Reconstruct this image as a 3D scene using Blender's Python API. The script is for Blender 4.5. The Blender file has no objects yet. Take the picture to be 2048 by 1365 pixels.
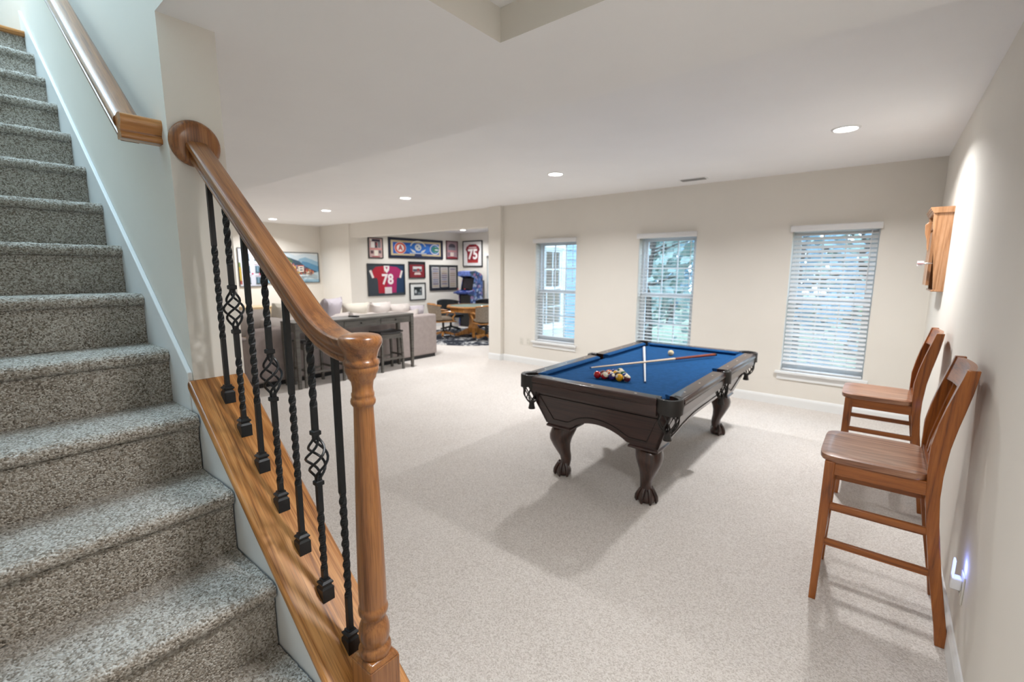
import bpy, math, random
from mathutils import Vector, Matrix
rad = math.radians
random.seed(7)
scene = bpy.context.scene
COL = scene.collection

# ------------------------------------------------------------------ camera
CAM = Vector((0.0, 0.0, 1.6))
YAW, PITCH, ROLL = rad(39.02), rad(8.765), rad(0.175)
cam_d = bpy.data.cameras.new('camera')
cam = bpy.data.objects.new('camera', cam_d)
COL.objects.link(cam)
_f = Vector((-math.sin(YAW), math.cos(YAW), 0)); _r = Vector((math.cos(YAW), math.sin(YAW), 0)); _u = Vector((0, 0, 1))
_f2 = _f * math.cos(PITCH) - _u * math.sin(PITCH); _u2 = _u * math.cos(PITCH) + _f * math.sin(PITCH)
_r3 = _r * math.cos(ROLL) + _u2 * math.sin(ROLL); _u3 = -_r * math.sin(ROLL) + _u2 * math.cos(ROLL)
m = Matrix.Identity(4)
for i in range(3):
    m[i][0] = _r3[i]; m[i][1] = _u3[i]; m[i][2] = -_f2[i]; m[i][3] = CAM[i]
cam.matrix_world = m
cam_d.sensor_width = 36.0
cam_d.lens = 15.984
cam_d.clip_start = 0.02
cam_d.dof.use_dof = True
cam_d.dof.focus_distance = 1.5
cam_d.dof.aperture_fstop = 2.8
scene.camera = cam

# ------------------------------------------------------------------ world, light, exposure
scene.view_settings.view_transform = 'Standard'
scene.view_settings.look = 'None'
scene.view_settings.exposure = 0.52
scene.cycles.caustics_reflective = False
scene.cycles.caustics_refractive = False
scene.cycles.max_bounces = 7
scene.cycles.adaptive_threshold = 0.02
scene.cycles.glossy_bounces = 3
scene.view_settings.gamma = 1.0
scene.view_settings.use_curve_mapping = False
SKY = 4.6
LAMP_W = 27.0
world = bpy.data.worlds.new('world'); scene.world = world
world.use_nodes = True
bgn = world.node_tree.nodes['Background']
bgn.inputs[0].default_value = (0.66, 0.83, 1.0, 1)
bgn.inputs[1].default_value = SKY

def area_light(name, loc, direction, sx, sy, power, color):
    d = bpy.data.lights.new(name, 'AREA'); d.shape = 'RECTANGLE'; d.size = sx; d.size_y = sy
    d.energy = power; d.color = color
    o = bpy.data.objects.new(name, d); COL.objects.link(o)
    o.location = loc
    o.rotation_euler = Vector(direction).to_track_quat('-Z', 'Y').to_euler()
    return o
# daylight falling down the stairwell from the upper floor
area_light('upstairs_daylight', (-3.1, -0.05, 5.3), (0.12, 0.0, -1.0), 0.75, 2.6, 105, (0.52, 0.77, 1.0))

# ------------------------------------------------------------------ materials
def lin(c):
    return tuple(((v / 255) / 12.92 if v / 255 <= 0.04045 else ((v / 255 + 0.055) / 1.055) ** 2.4) for v in c)
MATS = {}
def nt(name):
    mt = bpy.data.materials.new(name); mt.use_nodes = True
    n = mt.node_tree.nodes; l = mt.node_tree.links
    return mt, n, l, n['Principled BSDF']
def coord(n, l, scale=(1, 1, 1), rot=(0, 0, 0), out='Object'):
    tc = n.new('ShaderNodeTexCoord'); mp = n.new('ShaderNodeMapping')
    mp.inputs['Scale'].default_value = scale; mp.inputs['Rotation'].default_value = rot
    l.new(tc.outputs[out], mp.inputs['Vector'])
    return mp.outputs['Vector']
def ramp(n, l, fac, stops):
    r = n.new('ShaderNodeValToRGB'); e = r.color_ramp.elements
    while len(e) < len(stops): e.new(0.5)
    for i, (p, c) in enumerate(stops):
        e[i].position = p; e[i].color = (*c, 1)
    l.new(fac, r.inputs['Fac']); return r.outputs['Color']
def noise(n, l, vec, scale, detail=3, rough=0.5, dist=0.0):
    t = n.new('ShaderNodeTexNoise'); t.inputs['Scale'].default_value = scale
    t.inputs['Detail'].default_value = detail; t.inputs['Roughness'].default_value = rough
    t.inputs['Distortion'].default_value = dist
    l.new(vec, t.inputs['Vector']); return t.outputs['Fac']
def bump(n, l, b, height, strength, dist):
    bp = n.new('ShaderNodeBump'); bp.inputs['Strength'].default_value = strength; bp.inputs['Distance'].default_value = dist
    l.new(height, bp.inputs['Height']); l.new(bp.outputs['Normal'], b.inputs['Normal'])
def plain(name, c, rough=0.5, metal=0.0, coat=0.0, var=0.06, vscale=8, bmp=0.0, bscale=200, spec=0.5):
    if name in MATS: return MATS[name]
    mt, n, l, b = nt(name); c = lin(c)
    v = coord(n, l)
    f = noise(n, l, v, vscale)
    lo = tuple(max(0, x * (1 - var)) for x in c); hi = tuple(min(1, x * (1 + var)) for x in c)
    l.new(ramp(n, l, f, [(0.3, lo), (0.7, hi)]), b.inputs['Base Color'])
    b.inputs['Roughness'].default_value = rough; b.inputs['Metallic'].default_value = metal
    b.inputs['Coat Weight'].default_value = coat; b.inputs['Coat Roughness'].default_value = 0.1
    b.inputs['Specular IOR Level'].default_value = spec
    if bmp: bump(n, l, b, noise(n, l, v, bscale, 2), bmp, 0.002)
    MATS[name] = mt; return mt
def wood(name, dark, mid, light, axis='X', rot=(0, 0, 0), rough=0.35, coat=0.3, grain=90, rings=7, stretch=0.05, porosity=0.35):
    """grain runs along the given local axis (after rot)"""
    if name in MATS: return MATS[name]
    mt, n, l, b = nt(name)
    s = {'X': (stretch, 1, 1), 'Y': (1, stretch, 1), 'Z': (1, 1, stretch)}[axis]
    tc = n.new('ShaderNodeTexCoord')
    m1 = n.new('ShaderNodeMapping'); m1.inputs['Rotation'].default_value = rot; l.new(tc.outputs['Object'], m1.inputs['Vector'])
    m2 = n.new('ShaderNodeMapping'); m2.inputs['Scale'].default_value = s; l.new(m1.outputs['Vector'], m2.inputs['Vector'])
    v = m2.outputs['Vector']
    cath = noise(n, l, v, rings, 2, 0.45, 1.2)
    mul = n.new('ShaderNodeMath'); mul.operation = 'MULTIPLY'; mul.inputs[1].default_value = 9.0; l.new(cath, mul.inputs[0])
    fr = n.new('ShaderNodeMath'); fr.operation = 'PINGPONG'; fr.inputs[1].default_value = 0.5; l.new(mul.outputs[0], fr.inputs[0])
    fine = noise(n, l, v, grain, 4, 0.65)
    mx = n.new('ShaderNodeMath'); mx.operation = 'MULTIPLY_ADD'; mx.inputs[1].default_value = 0.7
    l.new(fr.outputs[0], mx.inputs[0])
    hm = n.new('ShaderNodeMath'); hm.operation = 'MULTIPLY'; hm.inputs[1].default_value = 0.75; l.new(fine, hm.inputs[0])
    l.new(hm.outputs[0], mx.inputs[2])
    base = ramp(n, l, mx.outputs[0], [(0.28, lin(dark)), (0.47, lin(mid)), (0.8, lin(light))])
    pores = noise(n, l, v, grain * 3.0, 2, 0.5)
    pc = ramp(n, l, pores, [(0.36, (0.50, 0.46, 0.42)), (0.52, (1, 1, 1))])
    mixc = n.new('ShaderNodeMix'); mixc.data_type = 'RGBA'; mixc.blend_type = 'MULTIPLY'; mixc.inputs['Factor'].default_value = porosity
    l.new(base, mixc.inputs['A']); l.new(pc, mixc.inputs['B']); l.new(mixc.outputs['Result'], b.inputs['Base Color'])
    b.inputs['Roughness'].default_value = rough; b.inputs['Coat Weight'].default_value = coat; b.inputs['Coat Roughness'].default_value = 0.12
    bump(n, l, b, fine, 0.12, 0.001)
    MATS[name] = mt; return mt
def emit(name, c, s):
    if name in MATS: return MATS[name]
    mt, n, l, b = nt(name)
    b.inputs['Base Color'].default_value = (*c, 1); b.inputs['Emission Color'].default_value = (*c, 1); b.inputs['Emission Strength'].default_value = s
    MATS[name] = mt; return mt
def glass(name, tint=(0.93, 0.97, 1.0), refl=1.0):
    if name in MATS: return MATS[name]
    mt = bpy.data.materials.new(name); mt.use_nodes = True
    n = mt.node_tree.nodes; l = mt.node_tree.links
    n.clear()
    o = n.new('ShaderNodeOutputMaterial'); mixs = n.new('ShaderNodeMixShader'); t = n.new('ShaderNodeBsdfTransparent'); g = n.new('ShaderNodeBsdfGlossy')
    t.inputs[0].default_value = (*tint, 1); g.inputs['Roughness'].default_value = 0.02
    fr = n.new('ShaderNodeLayerWeight'); fr.inputs['Blend'].default_value = 0.5
    pw = n.new('ShaderNodeMath'); pw.operation = 'POWER'; pw.inputs[1].default_value = 5.0; l.new(fr.outputs['Facing'], pw.inputs[0])
    mu = n.new('ShaderNodeMath'); mu.operation = 'MULTIPLY_ADD'; mu.inputs[1].default_value = 0.6 * refl; mu.inputs[2].default_value = 0.03 * refl; l.new(pw.outputs[0], mu.inputs[0])
    l.new(mu.outputs[0], mixs.inputs[0]); l.new(t.outputs[0], mixs.inputs[1]); l.new(g.outputs[0], mixs.inputs[2]); l.new(mixs.outputs[0], o.inputs[0])
    MATS[name] = mt; return mt
def carpet(name, cols, vscale, bstr, bdist, detail_scale, mottled=3.0, squash=(1, 1, 1)):
    if name in MATS: return MATS[name]
    mt, n, l, b = nt(name)
    v = coord(n, l, squash)
    vo = n.new('ShaderNodeTexVoronoi'); vo.inputs['Scale'].default_value = vscale; l.new(v, vo.inputs['Vector'])
    sep = n.new('ShaderNodeSeparateColor'); l.new(vo.outputs['Color'], sep.inputs[0])
    big = noise(n, l, v, mottled, 3)
    fine = noise(n, l, v, detail_scale, 2, 0.6)
    a = n.new('ShaderNodeMath'); a.operation = 'MULTIPLY_ADD'; a.inputs[1].default_value = 0.62; l.new(sep.outputs[0], a.inputs[0])
    k = n.new('ShaderNodeMath'); k.operation = 'MULTIPLY_ADD'; k.inputs[1].default_value = 0.22; k.inputs[2].default_value = 0.0; l.new(big, k.inputs[0])
    k2 = n.new('ShaderNodeMath'); k2.operation = 'MULTIPLY_ADD'; k2.inputs[1].default_value = 0.25; l.new(fine, k2.inputs[0]); l.new(k.outputs[0], k2.inputs[2])
    l.new(k2.outputs[0], a.inputs[2])
    l.new(ramp(n, l, a.outputs[0], [(p, lin(c)) for p, c in cols]), b.inputs['Base Color'])
    b.inputs['Roughness'].default_value = 0.95; b.inputs['Specular IOR Level'].default_value = 0.1
    b.inputs['Sheen Weight'].default_value = 0.15
    inv = n.new('ShaderNodeMath'); inv.operation = 'MULTIPLY_ADD'; inv.inputs[1].default_value = -1.0; inv.inputs[2].default_value = 1.0
    l.new(vo.outputs['Distance'], inv.inputs[0])
    bump(n, l, b, inv.outputs[0], bstr, bdist)
    MATS[name] = mt; return mt

M = {}
M['wall'] = plain('cream_wall_paint', (231, 226, 217), 0.85, var=0.015, vscale=2, bmp=0.06, bscale=350, spec=0.2)
M['ceil'] = plain('white_ceiling_paint', (245, 244, 243), 0.9, var=0.012, vscale=2, bmp=0.05, bscale=300, spec=0.15)
M['trim'] = plain('white_trim_paint', (236, 237, 236), 0.4, var=0.01)
M['floor'] = carpet('beige_berber_carpet', [(0.15, (188, 179, 170)), (0.5, (216, 208, 201)), (0.85, (232, 226, 220))], 190, 0.6, 0.004, 500, 2.0)
M['stair'] = carpet('mottled_stair_carpet', [(0.15, (90, 80, 68)), (0.38, (150, 139, 125)), (0.62, (188, 179, 167)), (0.9, (219, 213, 204))], 240, 0.9, 0.005, 700, 9.0)
OD, OM, OL = (118, 68, 26), (176, 114, 54), (206, 146, 84)
M['oak_x'] = wood('oak_along_slope', OD, OM, OL, 'X', (0, rad(-37.6), 0), 0.34, 0.25, 110, 9, 0.035, porosity=0.6)
M['oak_rail'] = wood('oak_handrail', (90, 50, 22), (138, 86, 44), (164, 110, 62), 'X', (0, rad(-36.7), 0), 0.28, 0.5, 120, 8, 0.03, porosity=0.6)
M['oak_y'] = wood('oak_along_y', OD, OM, OL, 'Y', (0, 0, 0), 0.3, 0.4, 110, 9, 0.035)
M['oak_z'] = wood('oak_upright', (96, 54, 22), (140, 86, 42), (166, 110, 60), 'Z', (0, 0, 0), 0.3, 0.4, 120, 6, 0.03, porosity=0.6)
M['iron'] = plain('black_wrought_iron', (26, 27, 29), 0.38, 0.3, var=0.15, vscale=40, bmp=0.05, bscale=300)
M['dark_metal'] = plain('dark_metal', (40, 40, 42), 0.35, 0.7)
M['chrome'] = plain('satin_metal', (190, 190, 190), 0.25, 0.9)
M['mahog'] = wood('dark_mahogany', (32, 17, 14), (50, 29, 25), (64, 40, 35), 'Y', (0, 0, 0), 0.3, 0.45, 70, 5, 0.06)
M['mahog_x'] = wood('dark_mahogany_across', (32, 17, 14), (50, 29, 25), (64, 40, 35), 'X', (0, 0, 0), 0.3, 0.45, 70, 5, 0.06)
M['mahog_z'] = wood('dark_mahogany_upright', (30, 16, 12), (52, 30, 23), (70, 42, 32), 'Z', (0, 0, 0), 0.28, 0.5, 70, 6, 0.08)
M['groove'] = plain('dark_groove', (24, 14, 11), 0.5)
M['felt'] = plain('blue_billiard_cloth', (27, 78, 128), 0.95, var=0.12, vscale=30, bmp=0.2, bscale=900, spec=0.15)
M['leather'] = plain('black_pocket_leather', (36, 33, 31), 0.5, var=0.2, vscale=20, bmp=0.2, bscale=250)
M['pearl'] = plain('pearl_inlay', (222, 212, 200), 0.25)
SD, SM, SL = (94, 46, 12), (144, 78, 22), (168, 98, 36)
M['stool_z'] = wood('stool_wood_upright', SD, SM, SL, 'Z', (0, 0, 0), 0.35, 0.3, 60, 4, 0.06)
M['stool_x'] = wood('stool_wood_along', SD, SM, SL, 'X', (0, 0, 0), 0.35, 0.3, 60, 5, 0.06)
M['stool_y'] = wood('stool_wood_across', SD, SM, SL, 'Y', (0, 0, 0), 0.35, 0.3, 60, 4, 0.06)
M['stool_seat'] = wood('stool_seat_wood', (112, 70, 48), (156, 108, 80), (182, 136, 106), 'X', (0, 0, 0), 0.32, 0.4, 60, 6, 0.06)
M['sofa'] = plain('taupe_sofa_fabric', (170, 158, 154), 0.95, var=0.07, vscale=14, bmp=0.3, bscale=500, spec=0.1)
M['pillow'] = plain('pale_pillow_fabric', (205, 196, 190), 0.95, var=0.06, vscale=6, bmp=0.2, bscale=300, spec=0.1)
M['pillow2'] = plain('cream_pillow_fabric', (220, 212, 198), 0.95, var=0.05, vscale=6, bmp=0.2, bscale=300, spec=0.1)
M['pillow3'] = plain('lilac_pillow_fabric', (196, 188, 194), 0.95, var=0.05, vscale=6, bmp=0.2, bscale=300, spec=0.1)
M['console'] = wood('grey_washed_wood', (62, 58, 54), (88, 84, 78), (104, 100, 94), 'Y', (0, 0, 0), 0.45, 0.2, 70, 5, 0.05)
M['cushion_dark'] = plain('charcoal_seat_pad', (62, 60, 60), 0.7, var=0.08)
M['black'] = plain('black_plastic', (22, 22, 24), 0.35)
M['fabric_black'] = plain('black_mesh_fabric', (28, 30, 34), 0.8)
M['slat'] = plain('white_blind_slat', (226, 226, 226), 0.5, var=0.01)
M['vinyl'] = plain('white_window_vinyl', (232, 234, 236), 0.4, var=0.01)
M['glass'] = glass('window_glass')
M['frameglass'] = glass('picture_glass', (0.98, 0.98, 0.98), 1.0)
M['lamp'] = emit('led_lens', (1.0, 0.97, 0.92), 14.0)
M['plate'] = plain('ivory_wall_plate', (222, 218, 208), 0.4, var=0.01)
M['goak_y'] = wood('golden_oak_along_y', (140, 84, 30), (186, 124, 56), (206, 148, 78), 'Y', (0, 0, 0), 0.35, 0.3, 60, 5, 0.06)
M['goak_z'] = wood('golden_oak_upright', (140, 84, 30), (186, 124, 56), (206, 148, 78), 'Z', (0, 0, 0), 0.35, 0.3, 60, 5, 0.06)
M['greenfelt'] = plain('sage_table_felt', (120, 134, 122), 0.9, var=0.05)
M['chairfab'] = plain('taupe_chair_tapestry', (140, 126, 110), 0.9, var=0.2, vscale=40)
def flat(c, rough=0.6):
    return plain('paint_%d_%d_%d' % tuple(c), c, rough, var=0.03)

# ------------------------------------------------------------------ mesh helpers
class MB:
    def __init__(s): s.v = []; s.f = []; s.mi = []; s.smooth = []
    def add(s, vs, fs, smooth=False, mi=0):
        o = len(s.v); s.v += [tuple(v) for v in vs]
        for f in fs:
            s.f.append(tuple(i + o for i in f)); s.mi.append(mi); s.smooth.append(smooth)
        return s
    def box(s, x0, x1, y0, y1, z0, z1, mi=0):
        x0, x1 = min(x0, x1), max(x0, x1); y0, y1 = min(y0, y1), max(y0, y1); z0, z1 = min(z0, z1), max(z0, z1)
        v = [(x0, y0, z0), (x1, y0, z0), (x1, y1, z0), (x0, y1, z0), (x0, y0, z1), (x1, y0, z1), (x1, y1, z1), (x0, y1, z1)]
        return s.add(v, [(0, 3, 2, 1), (4, 5, 6, 7), (0, 1, 5, 4), (1, 2, 6, 5), (2, 3, 7, 6), (3, 0, 4, 7)], mi=mi)
    def prism(s, poly, axis, a, b, smooth=False, mi=0):
        """poly: 2D points; axis 'X': (y,z), 'Y': (x,z), 'Z': (x,y); a/b numbers or lists per point"""
        n = len(poly)
        A = a if isinstance(a, (list, tuple)) else [a] * n; B = b if isinstance(b, (list, tuple)) else [b] * n
        def p(q, t): return {'X': (t, q[0], q[1]), 'Y': (q[0], t, q[1]), 'Z': (q[0], q[1], t)}[axis]
        v = [p(q, A[i]) for i, q in enumerate(poly)] + [p(q, B[i]) for i, q in enumerate(poly)]
        area = sum(poly[i][0] * poly[(i + 1) % n][1] - poly[(i + 1) % n][0] * poly[i][1] for i in range(n))
        fwd = (area > 0) ^ (axis == 'Y') ^ (A[0] > B[0])
        fs = [tuple(reversed(range(n))), tuple(range(n, 2 * n))] + [(i, (i + 1) % n, n + (i + 1) % n, n + i) for i in range(n)]
        if not fwd: fs = [tuple(reversed(f)) for f in fs]
        o = len(s.f); s.add(v, fs, smooth, mi)
        if smooth: s.smooth[o] = s.smooth[o + 1] = False
        return s
    def sweep(s, rings, closed=False, caps=True, smooth=True, mi=0):
        """rings: list of rings (same count of points, each closed loop)"""
        n = len(rings[0]); v = [p for r in rings for p in r]; fs = []
        m_ = len(rings)
        for i in range(m_ if closed else m_ - 1):
            a = i * n; b = ((i + 1) % m_) * n
            for j in range(n): fs.append((a + j, a + (j + 1) % n, b + (j + 1) % n, b + j))
        o = len(s.f)
        if caps and not closed:
            fs.append(tuple(reversed(range(n)))); fs.append(tuple((m_ - 1) * n + j for j in range(n)))
        s.add(v, fs, smooth, mi)
        if caps and not closed: s.smooth[-1] = s.smooth[-2] = False
        return s
    def tube(s, pts, r, n=8, closed=False, caps=True, mi=0):
        pts = [Vector(p) for p in pts]; R = r if isinstance(r, (list, tuple)) else [r] * len(pts)
        rings = []; prev = None
        for i, p in enumerate(pts):
            if closed: t = pts[(i + 1) % len(pts)] - pts[i - 1]
            else: t = pts[min(i + 1, len(pts) - 1)] - pts[max(i - 1, 0)]
            t.normalize()
            if prev is None:
                a = Vector((0, 0, 1)) if abs(t.z) < 0.9 else Vector((1, 0, 0))
                u = t.cross(a).normalized()
            else:
                u = (prev - t * prev.dot(t)).normalized()
            prev = u; w = t.cross(u)
            rings.append([tuple(p + (u * math.cos(2 * math.pi * k / n) + w * math.sin(2 * math.pi * k / n)) * R[i]) for k in range(n)])
        return s.sweep(rings, closed, caps, True, mi)
    def lathe(s, prof, c=(0, 0, 0), n=24, caps=True, mi=0):
        """prof: (r, z) bottom to top"""
        rings = [[(c[0] + r * math.cos(2 * math.pi * k / n), c[1] + r * math.sin(2 * math.pi * k / n), c[2] + z) for k in range(n)] for r, z in prof]
        return s.sweep(rings, False, caps, True, mi)
    def sphere(s, c, r, nu=16, nv=10, mi=0, sc=(1, 1, 1)):
        prof = [(max(1e-4, math.sin(math.pi * i / nv)) * r, -math.cos(math.pi * i / nv) * r) for i in range(nv + 1)]
        rings = [[(c[0] + q * math.cos(2 * math.pi * k / nu) * sc[0], c[1] + q * math.sin(2 * math.pi * k / nu) * sc[1], c[2] + z * sc[2]) for k in range(nu)] for q, z in prof]
        return s.sweep(rings, False, True, True, mi)
    def bar(s, p0, p1, w, h, up=(0, 0, 1), mi=0):
        """rectangular bar; w along side, h along up"""
        p0 = Vector(p0); p1 = Vector(p1); t = (p1 - p0).normalized(); sd = t.cross(Vector(up)).normalized(); u = sd.cross(t)
        r = lambda p: [tuple(p + sd * a * w / 2 + u * b * h / 2) for a, b in ((-1, -1), (1, -1), (1, 1), (-1, 1))]
        return s.sweep([r(p0), r(p1)], smooth=False, mi=mi)
    def xf(s, mat):
        s.v = [tuple(mat @ Vector(v)) for v in s.v]; return s
    def build(s, name, mat, parent=None, bevel=0, seg=2, loc=None, sharp=40, label=None):
        me = bpy.data.meshes.new(name)
        me.from_pydata(s.v, [], s.f)
        for mm in (mat if isinstance(mat, (list, tuple)) else [mat]): me.materials.append(mm)
        me.polygons.foreach_set('material_index', s.mi)
        sm = [True] * len(s.f) if bevel else s.smooth
        me.polygons.foreach_set('use_smooth', sm)
        me.update()
        if any(sm): me.set_sharp_from_angle(angle=rad(sharp))
        o = bpy.data.objects.new(name, me); COL.objects.link(o)
        if parent: o.parent = parent
        if loc: o.location = loc
        if bevel:
            b = o.modifiers.new('bevel', 'BEVEL'); b.width = bevel; b.segments = seg; b.limit_method = 'ANGLE'; b.angle_limit = rad(35); b.harden_normals = False
        if label: o['label'] = label
        return o
def tag(o, label, cat, group=None):
    o['label'] = label; o['category'] = cat
    if group: o['group'] = group
    return o
def thing(name, label, cat, loc=(0, 0, 0), rz=0, group=None):
    o = bpy.data.objects.new(name, None); COL.objects.link(o)
    o.empty_display_size = 0.1; o.location = loc; o.rotation_euler = (0, 0, rz)
    return tag(o, label, cat, group)
def struct(o):
    o['kind'] = 'structure'; return o
def stuff(o):
    o['kind'] = 'stuff'; return o
def copy_tree(o, parent=None):
    c = o.copy(); COL.objects.link(c)
    if parent: c.parent = parent
    for ch in list(o.children): copy_tree(ch, c)
    return c
def wall(name, axis, at, thick, u0, u1, z0, z1, holes, mat):
    """one connected wall; axis 'Y': plane of constant y (u=x); 'X': constant x (u=y). holes: (u0,u1,z0,z1)"""
    us = sorted({u0, u1, *[h[0] for h in holes], *[h[1] for h in holes]}); zs = sorted({z0, z1, *[h[2] for h in holes], *[h[3] for h in holes]})
    us = [u for u in us if u0 <= u <= u1]; zs = [z for z in zs if z0 <= z <= z1]
    solid = lambda i, j: 0 <= i < len(us) - 1 and 0 <= j < len(zs) - 1 and not any(h[0] < (us[i] + us[i + 1]) / 2 < h[1] and h[2] < (zs[j] + zs[j + 1]) / 2 < h[3] for h in holes)
    b = MB(); idx = {}
    def V(i, j, k):
        if (i, j, k) not in idx:
            t = at + thick * k
            idx[(i, j, k)] = len(b.v)
            b.v.append((us[i], t, zs[j]) if axis == 'Y' else (t, us[i], zs[j]))
        return idx[(i, j, k)]
    def F(*a):
        b.f.append(tuple(a)); b.mi.append(0); b.smooth.append(False)
    for i in range(len(us) - 1):
        for j in range(len(zs) - 1):
            if not solid(i, j): continue
            for k in (0, 1): F(V(i, j, k), V(i + 1, j, k), V(i + 1, j + 1, k), V(i, j + 1, k))
            if not solid(i - 1, j): F(V(i, j, 0), V(i, j, 1), V(i, j + 1, 1), V(i, j + 1, 0))
            if not solid(i + 1, j): F(V(i + 1, j, 0), V(i + 1, j, 1), V(i + 1, j + 1, 1), V(i + 1, j + 1, 0))
            if not solid(i, j - 1): F(V(i, j, 0), V(i + 1, j, 0), V(i + 1, j, 1), V(i, j, 1))
            if not solid(i, j + 1): F(V(i, j + 1, 0), V(i + 1, j + 1, 0), V(i + 1, j + 1, 1), V(i, j + 1, 1))
    return struct(b.build(name, mat))
def text_mesh(txt, size, offset=0.0, depth=0.001):
    cu = bpy.data.curves.new('lettering', 'FONT'); cu.body = txt; cu.size = size; cu.align_x = 'CENTER'; cu.align_y = 'CENTER'; cu.offset = offset; cu.extrude = depth
    cu.resolution_u = 3
    o = bpy.data.objects.new('lettering', cu); COL.objects.link(o)
    dg = bpy.context.evaluated_depsgraph_get()
    me = bpy.data.meshes.new_from_object(o.evaluated_get(dg))
    bpy.data.objects.remove(o); bpy.data.curves.remove(cu)
    return me

# ================================================================== STRUCTURE
XR, XL, YB, HC, HS = 0.372, -11.38, 6.224, 2.71, 2.365
SOFY, RX, RY, RZ = 1.905, -1.09, 1.277, 2.473
XE, YI, YO = -1.77, 0.485, 0.643
AX0, AX1, AY = -10.04, -5.35, 9.9          # alcove room
WT = 0.2
WINS = [(-4.545, -3.76), (-2.735, -1.95), (-0.87, -0.078)]
WZ0, WZ1 = 0.42, 2.09

struct(MB().box(XL - .2, XR + .2, -.7, YB + WT, -.12, 0).build('floor', M['floor']))
struct(MB().box(AX0 - .2, AX1 + .15, YB + WT, AY + .2, -.12, 0).build('floor_alcove', M['floor']))
struct(MB().box(XL, XR, SOFY, YB + .01, HC, HC + .1).build('ceiling', M['ceil']))
struct(MB().box(AX0, AX1, YB + WT - .01, AY, HC, HC + .1).build('ceiling_alcove', M['ceil']))
sb = MB().prism([(XL, YO), (XE, YO), (XE, YI), (RX, YI), (RX, RY), (XR, RY), (XR, SOFY), (XL, SOFY)], 'Z', HS, HC)
for i in range(2, len(sb.mi)): sb.mi[i] = 1
struct(sb.build('ceiling_soffit', [M['ceil'], M['wall']]))
struct(MB().box(RX, XR, -.52, RY, RZ, RZ + .1).build('ceiling_recess', M['ceil']))
struct(MB().box(RX, RX + .1, -.52, YI, RZ + .1, 5.4).build('wall_stairwell_header', M['wall']))
wall('wall_back', 'Y', YB, WT, XL, XR, 0, HC, [(x0, x1, WZ0, WZ1) for x0, x1 in WINS] + [(AX0, -5.53, -1, 2.385)], M['wall'])
struct(MB().box(-5.53, -5.25, YB - .075, YB, 0, HC).build('wall_column', M['wall']))
struct(MB().box(XL, AX0, YB - .05, YB, 0, HC).build('wall_pilaster', M['wall']))
wall('wall_right', 'X', XR, .15, -.62, YB + WT, 0, HC, [], M['wall'])
wall('wall_left', 'X', XL, -.15, YI, YB + WT, 0, HC, [], M['wall'])
wall('wall_stair', 'Y', YI, YO - YI, XL, RX, 0, 5.4, [(XE, RX, -1, HS + .05)], M['wall'])
wall('wall_near', 'Y', -.52, -.1, -5.7, XR, 0, 5.4, [], M['wall'])
wall('wall_upper_hall', 'X', -5.6, -.1, -.52, YI, 2.5, 5.4, [], M['wall'])
struct(MB().box(-5.7, RX + .1, -.62, YO, 5.4, 5.5).build('ceiling_stairwell', M['ceil']))
struct(MB().box(-5.6, -4.2, -.52, YI, 2.86, 3.0).build('floor_upper_hall', M['oak_y']))
# alcove room
wall('wall_alcove_left', 'X', AX0, -.15, YB + WT, AY + .15, 0, HC, [], M['wall'])
W4 = (-8.97, -8.1, .45, 2.06)
wall('wall_alcove_back', 'Y', AY, .15, AX0, AX1 + .15, 0, HC, [W4], M['wall'])
W5 = (7.25, 8.15, .45, 2.06)
wall('wall_alcove_right', 'X', AX1, .15, YB + WT, AY, -.3, HC + .3, [W5], M['wall'])

# baseboards: small profile, extruded
BBP = [(0, 0), (.016, 0), (.016, .085), (.012, .1), (.006, .112), (0, .113)]
def baseboard(name, axis, at, sgn, a, b):
    p = [(at + sgn * q[0], q[1]) for q in BBP]
    return struct(MB().prism(p, 'X' if axis == 'X' else 'Y', a, b).build(name, M['trim']))
baseboard('baseboard_back', 'X', YB, -1, -5.25, XR)
baseboard('baseboard_right', 'Y', XR, -1, -.5, YB)
baseboard('baseboard_left', 'Y', XL, 1, YO, YB)
baseboard('baseboard_column', 'X', YB - .075, -1, -5.53, -5.25)
baseboard('baseboard_pilaster', 'X', YB - .05, -1, XL, AX0)
baseboard('baseboard_alcove_left', 'Y', AX0, 1, YB + WT, AY)
baseboard('baseboard_alcove_back', 'X', AY, -1, AX0, AX1)
baseboard('baseboard_column_side', 'Y', -5.25, 1, YB - .075, YB)

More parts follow.
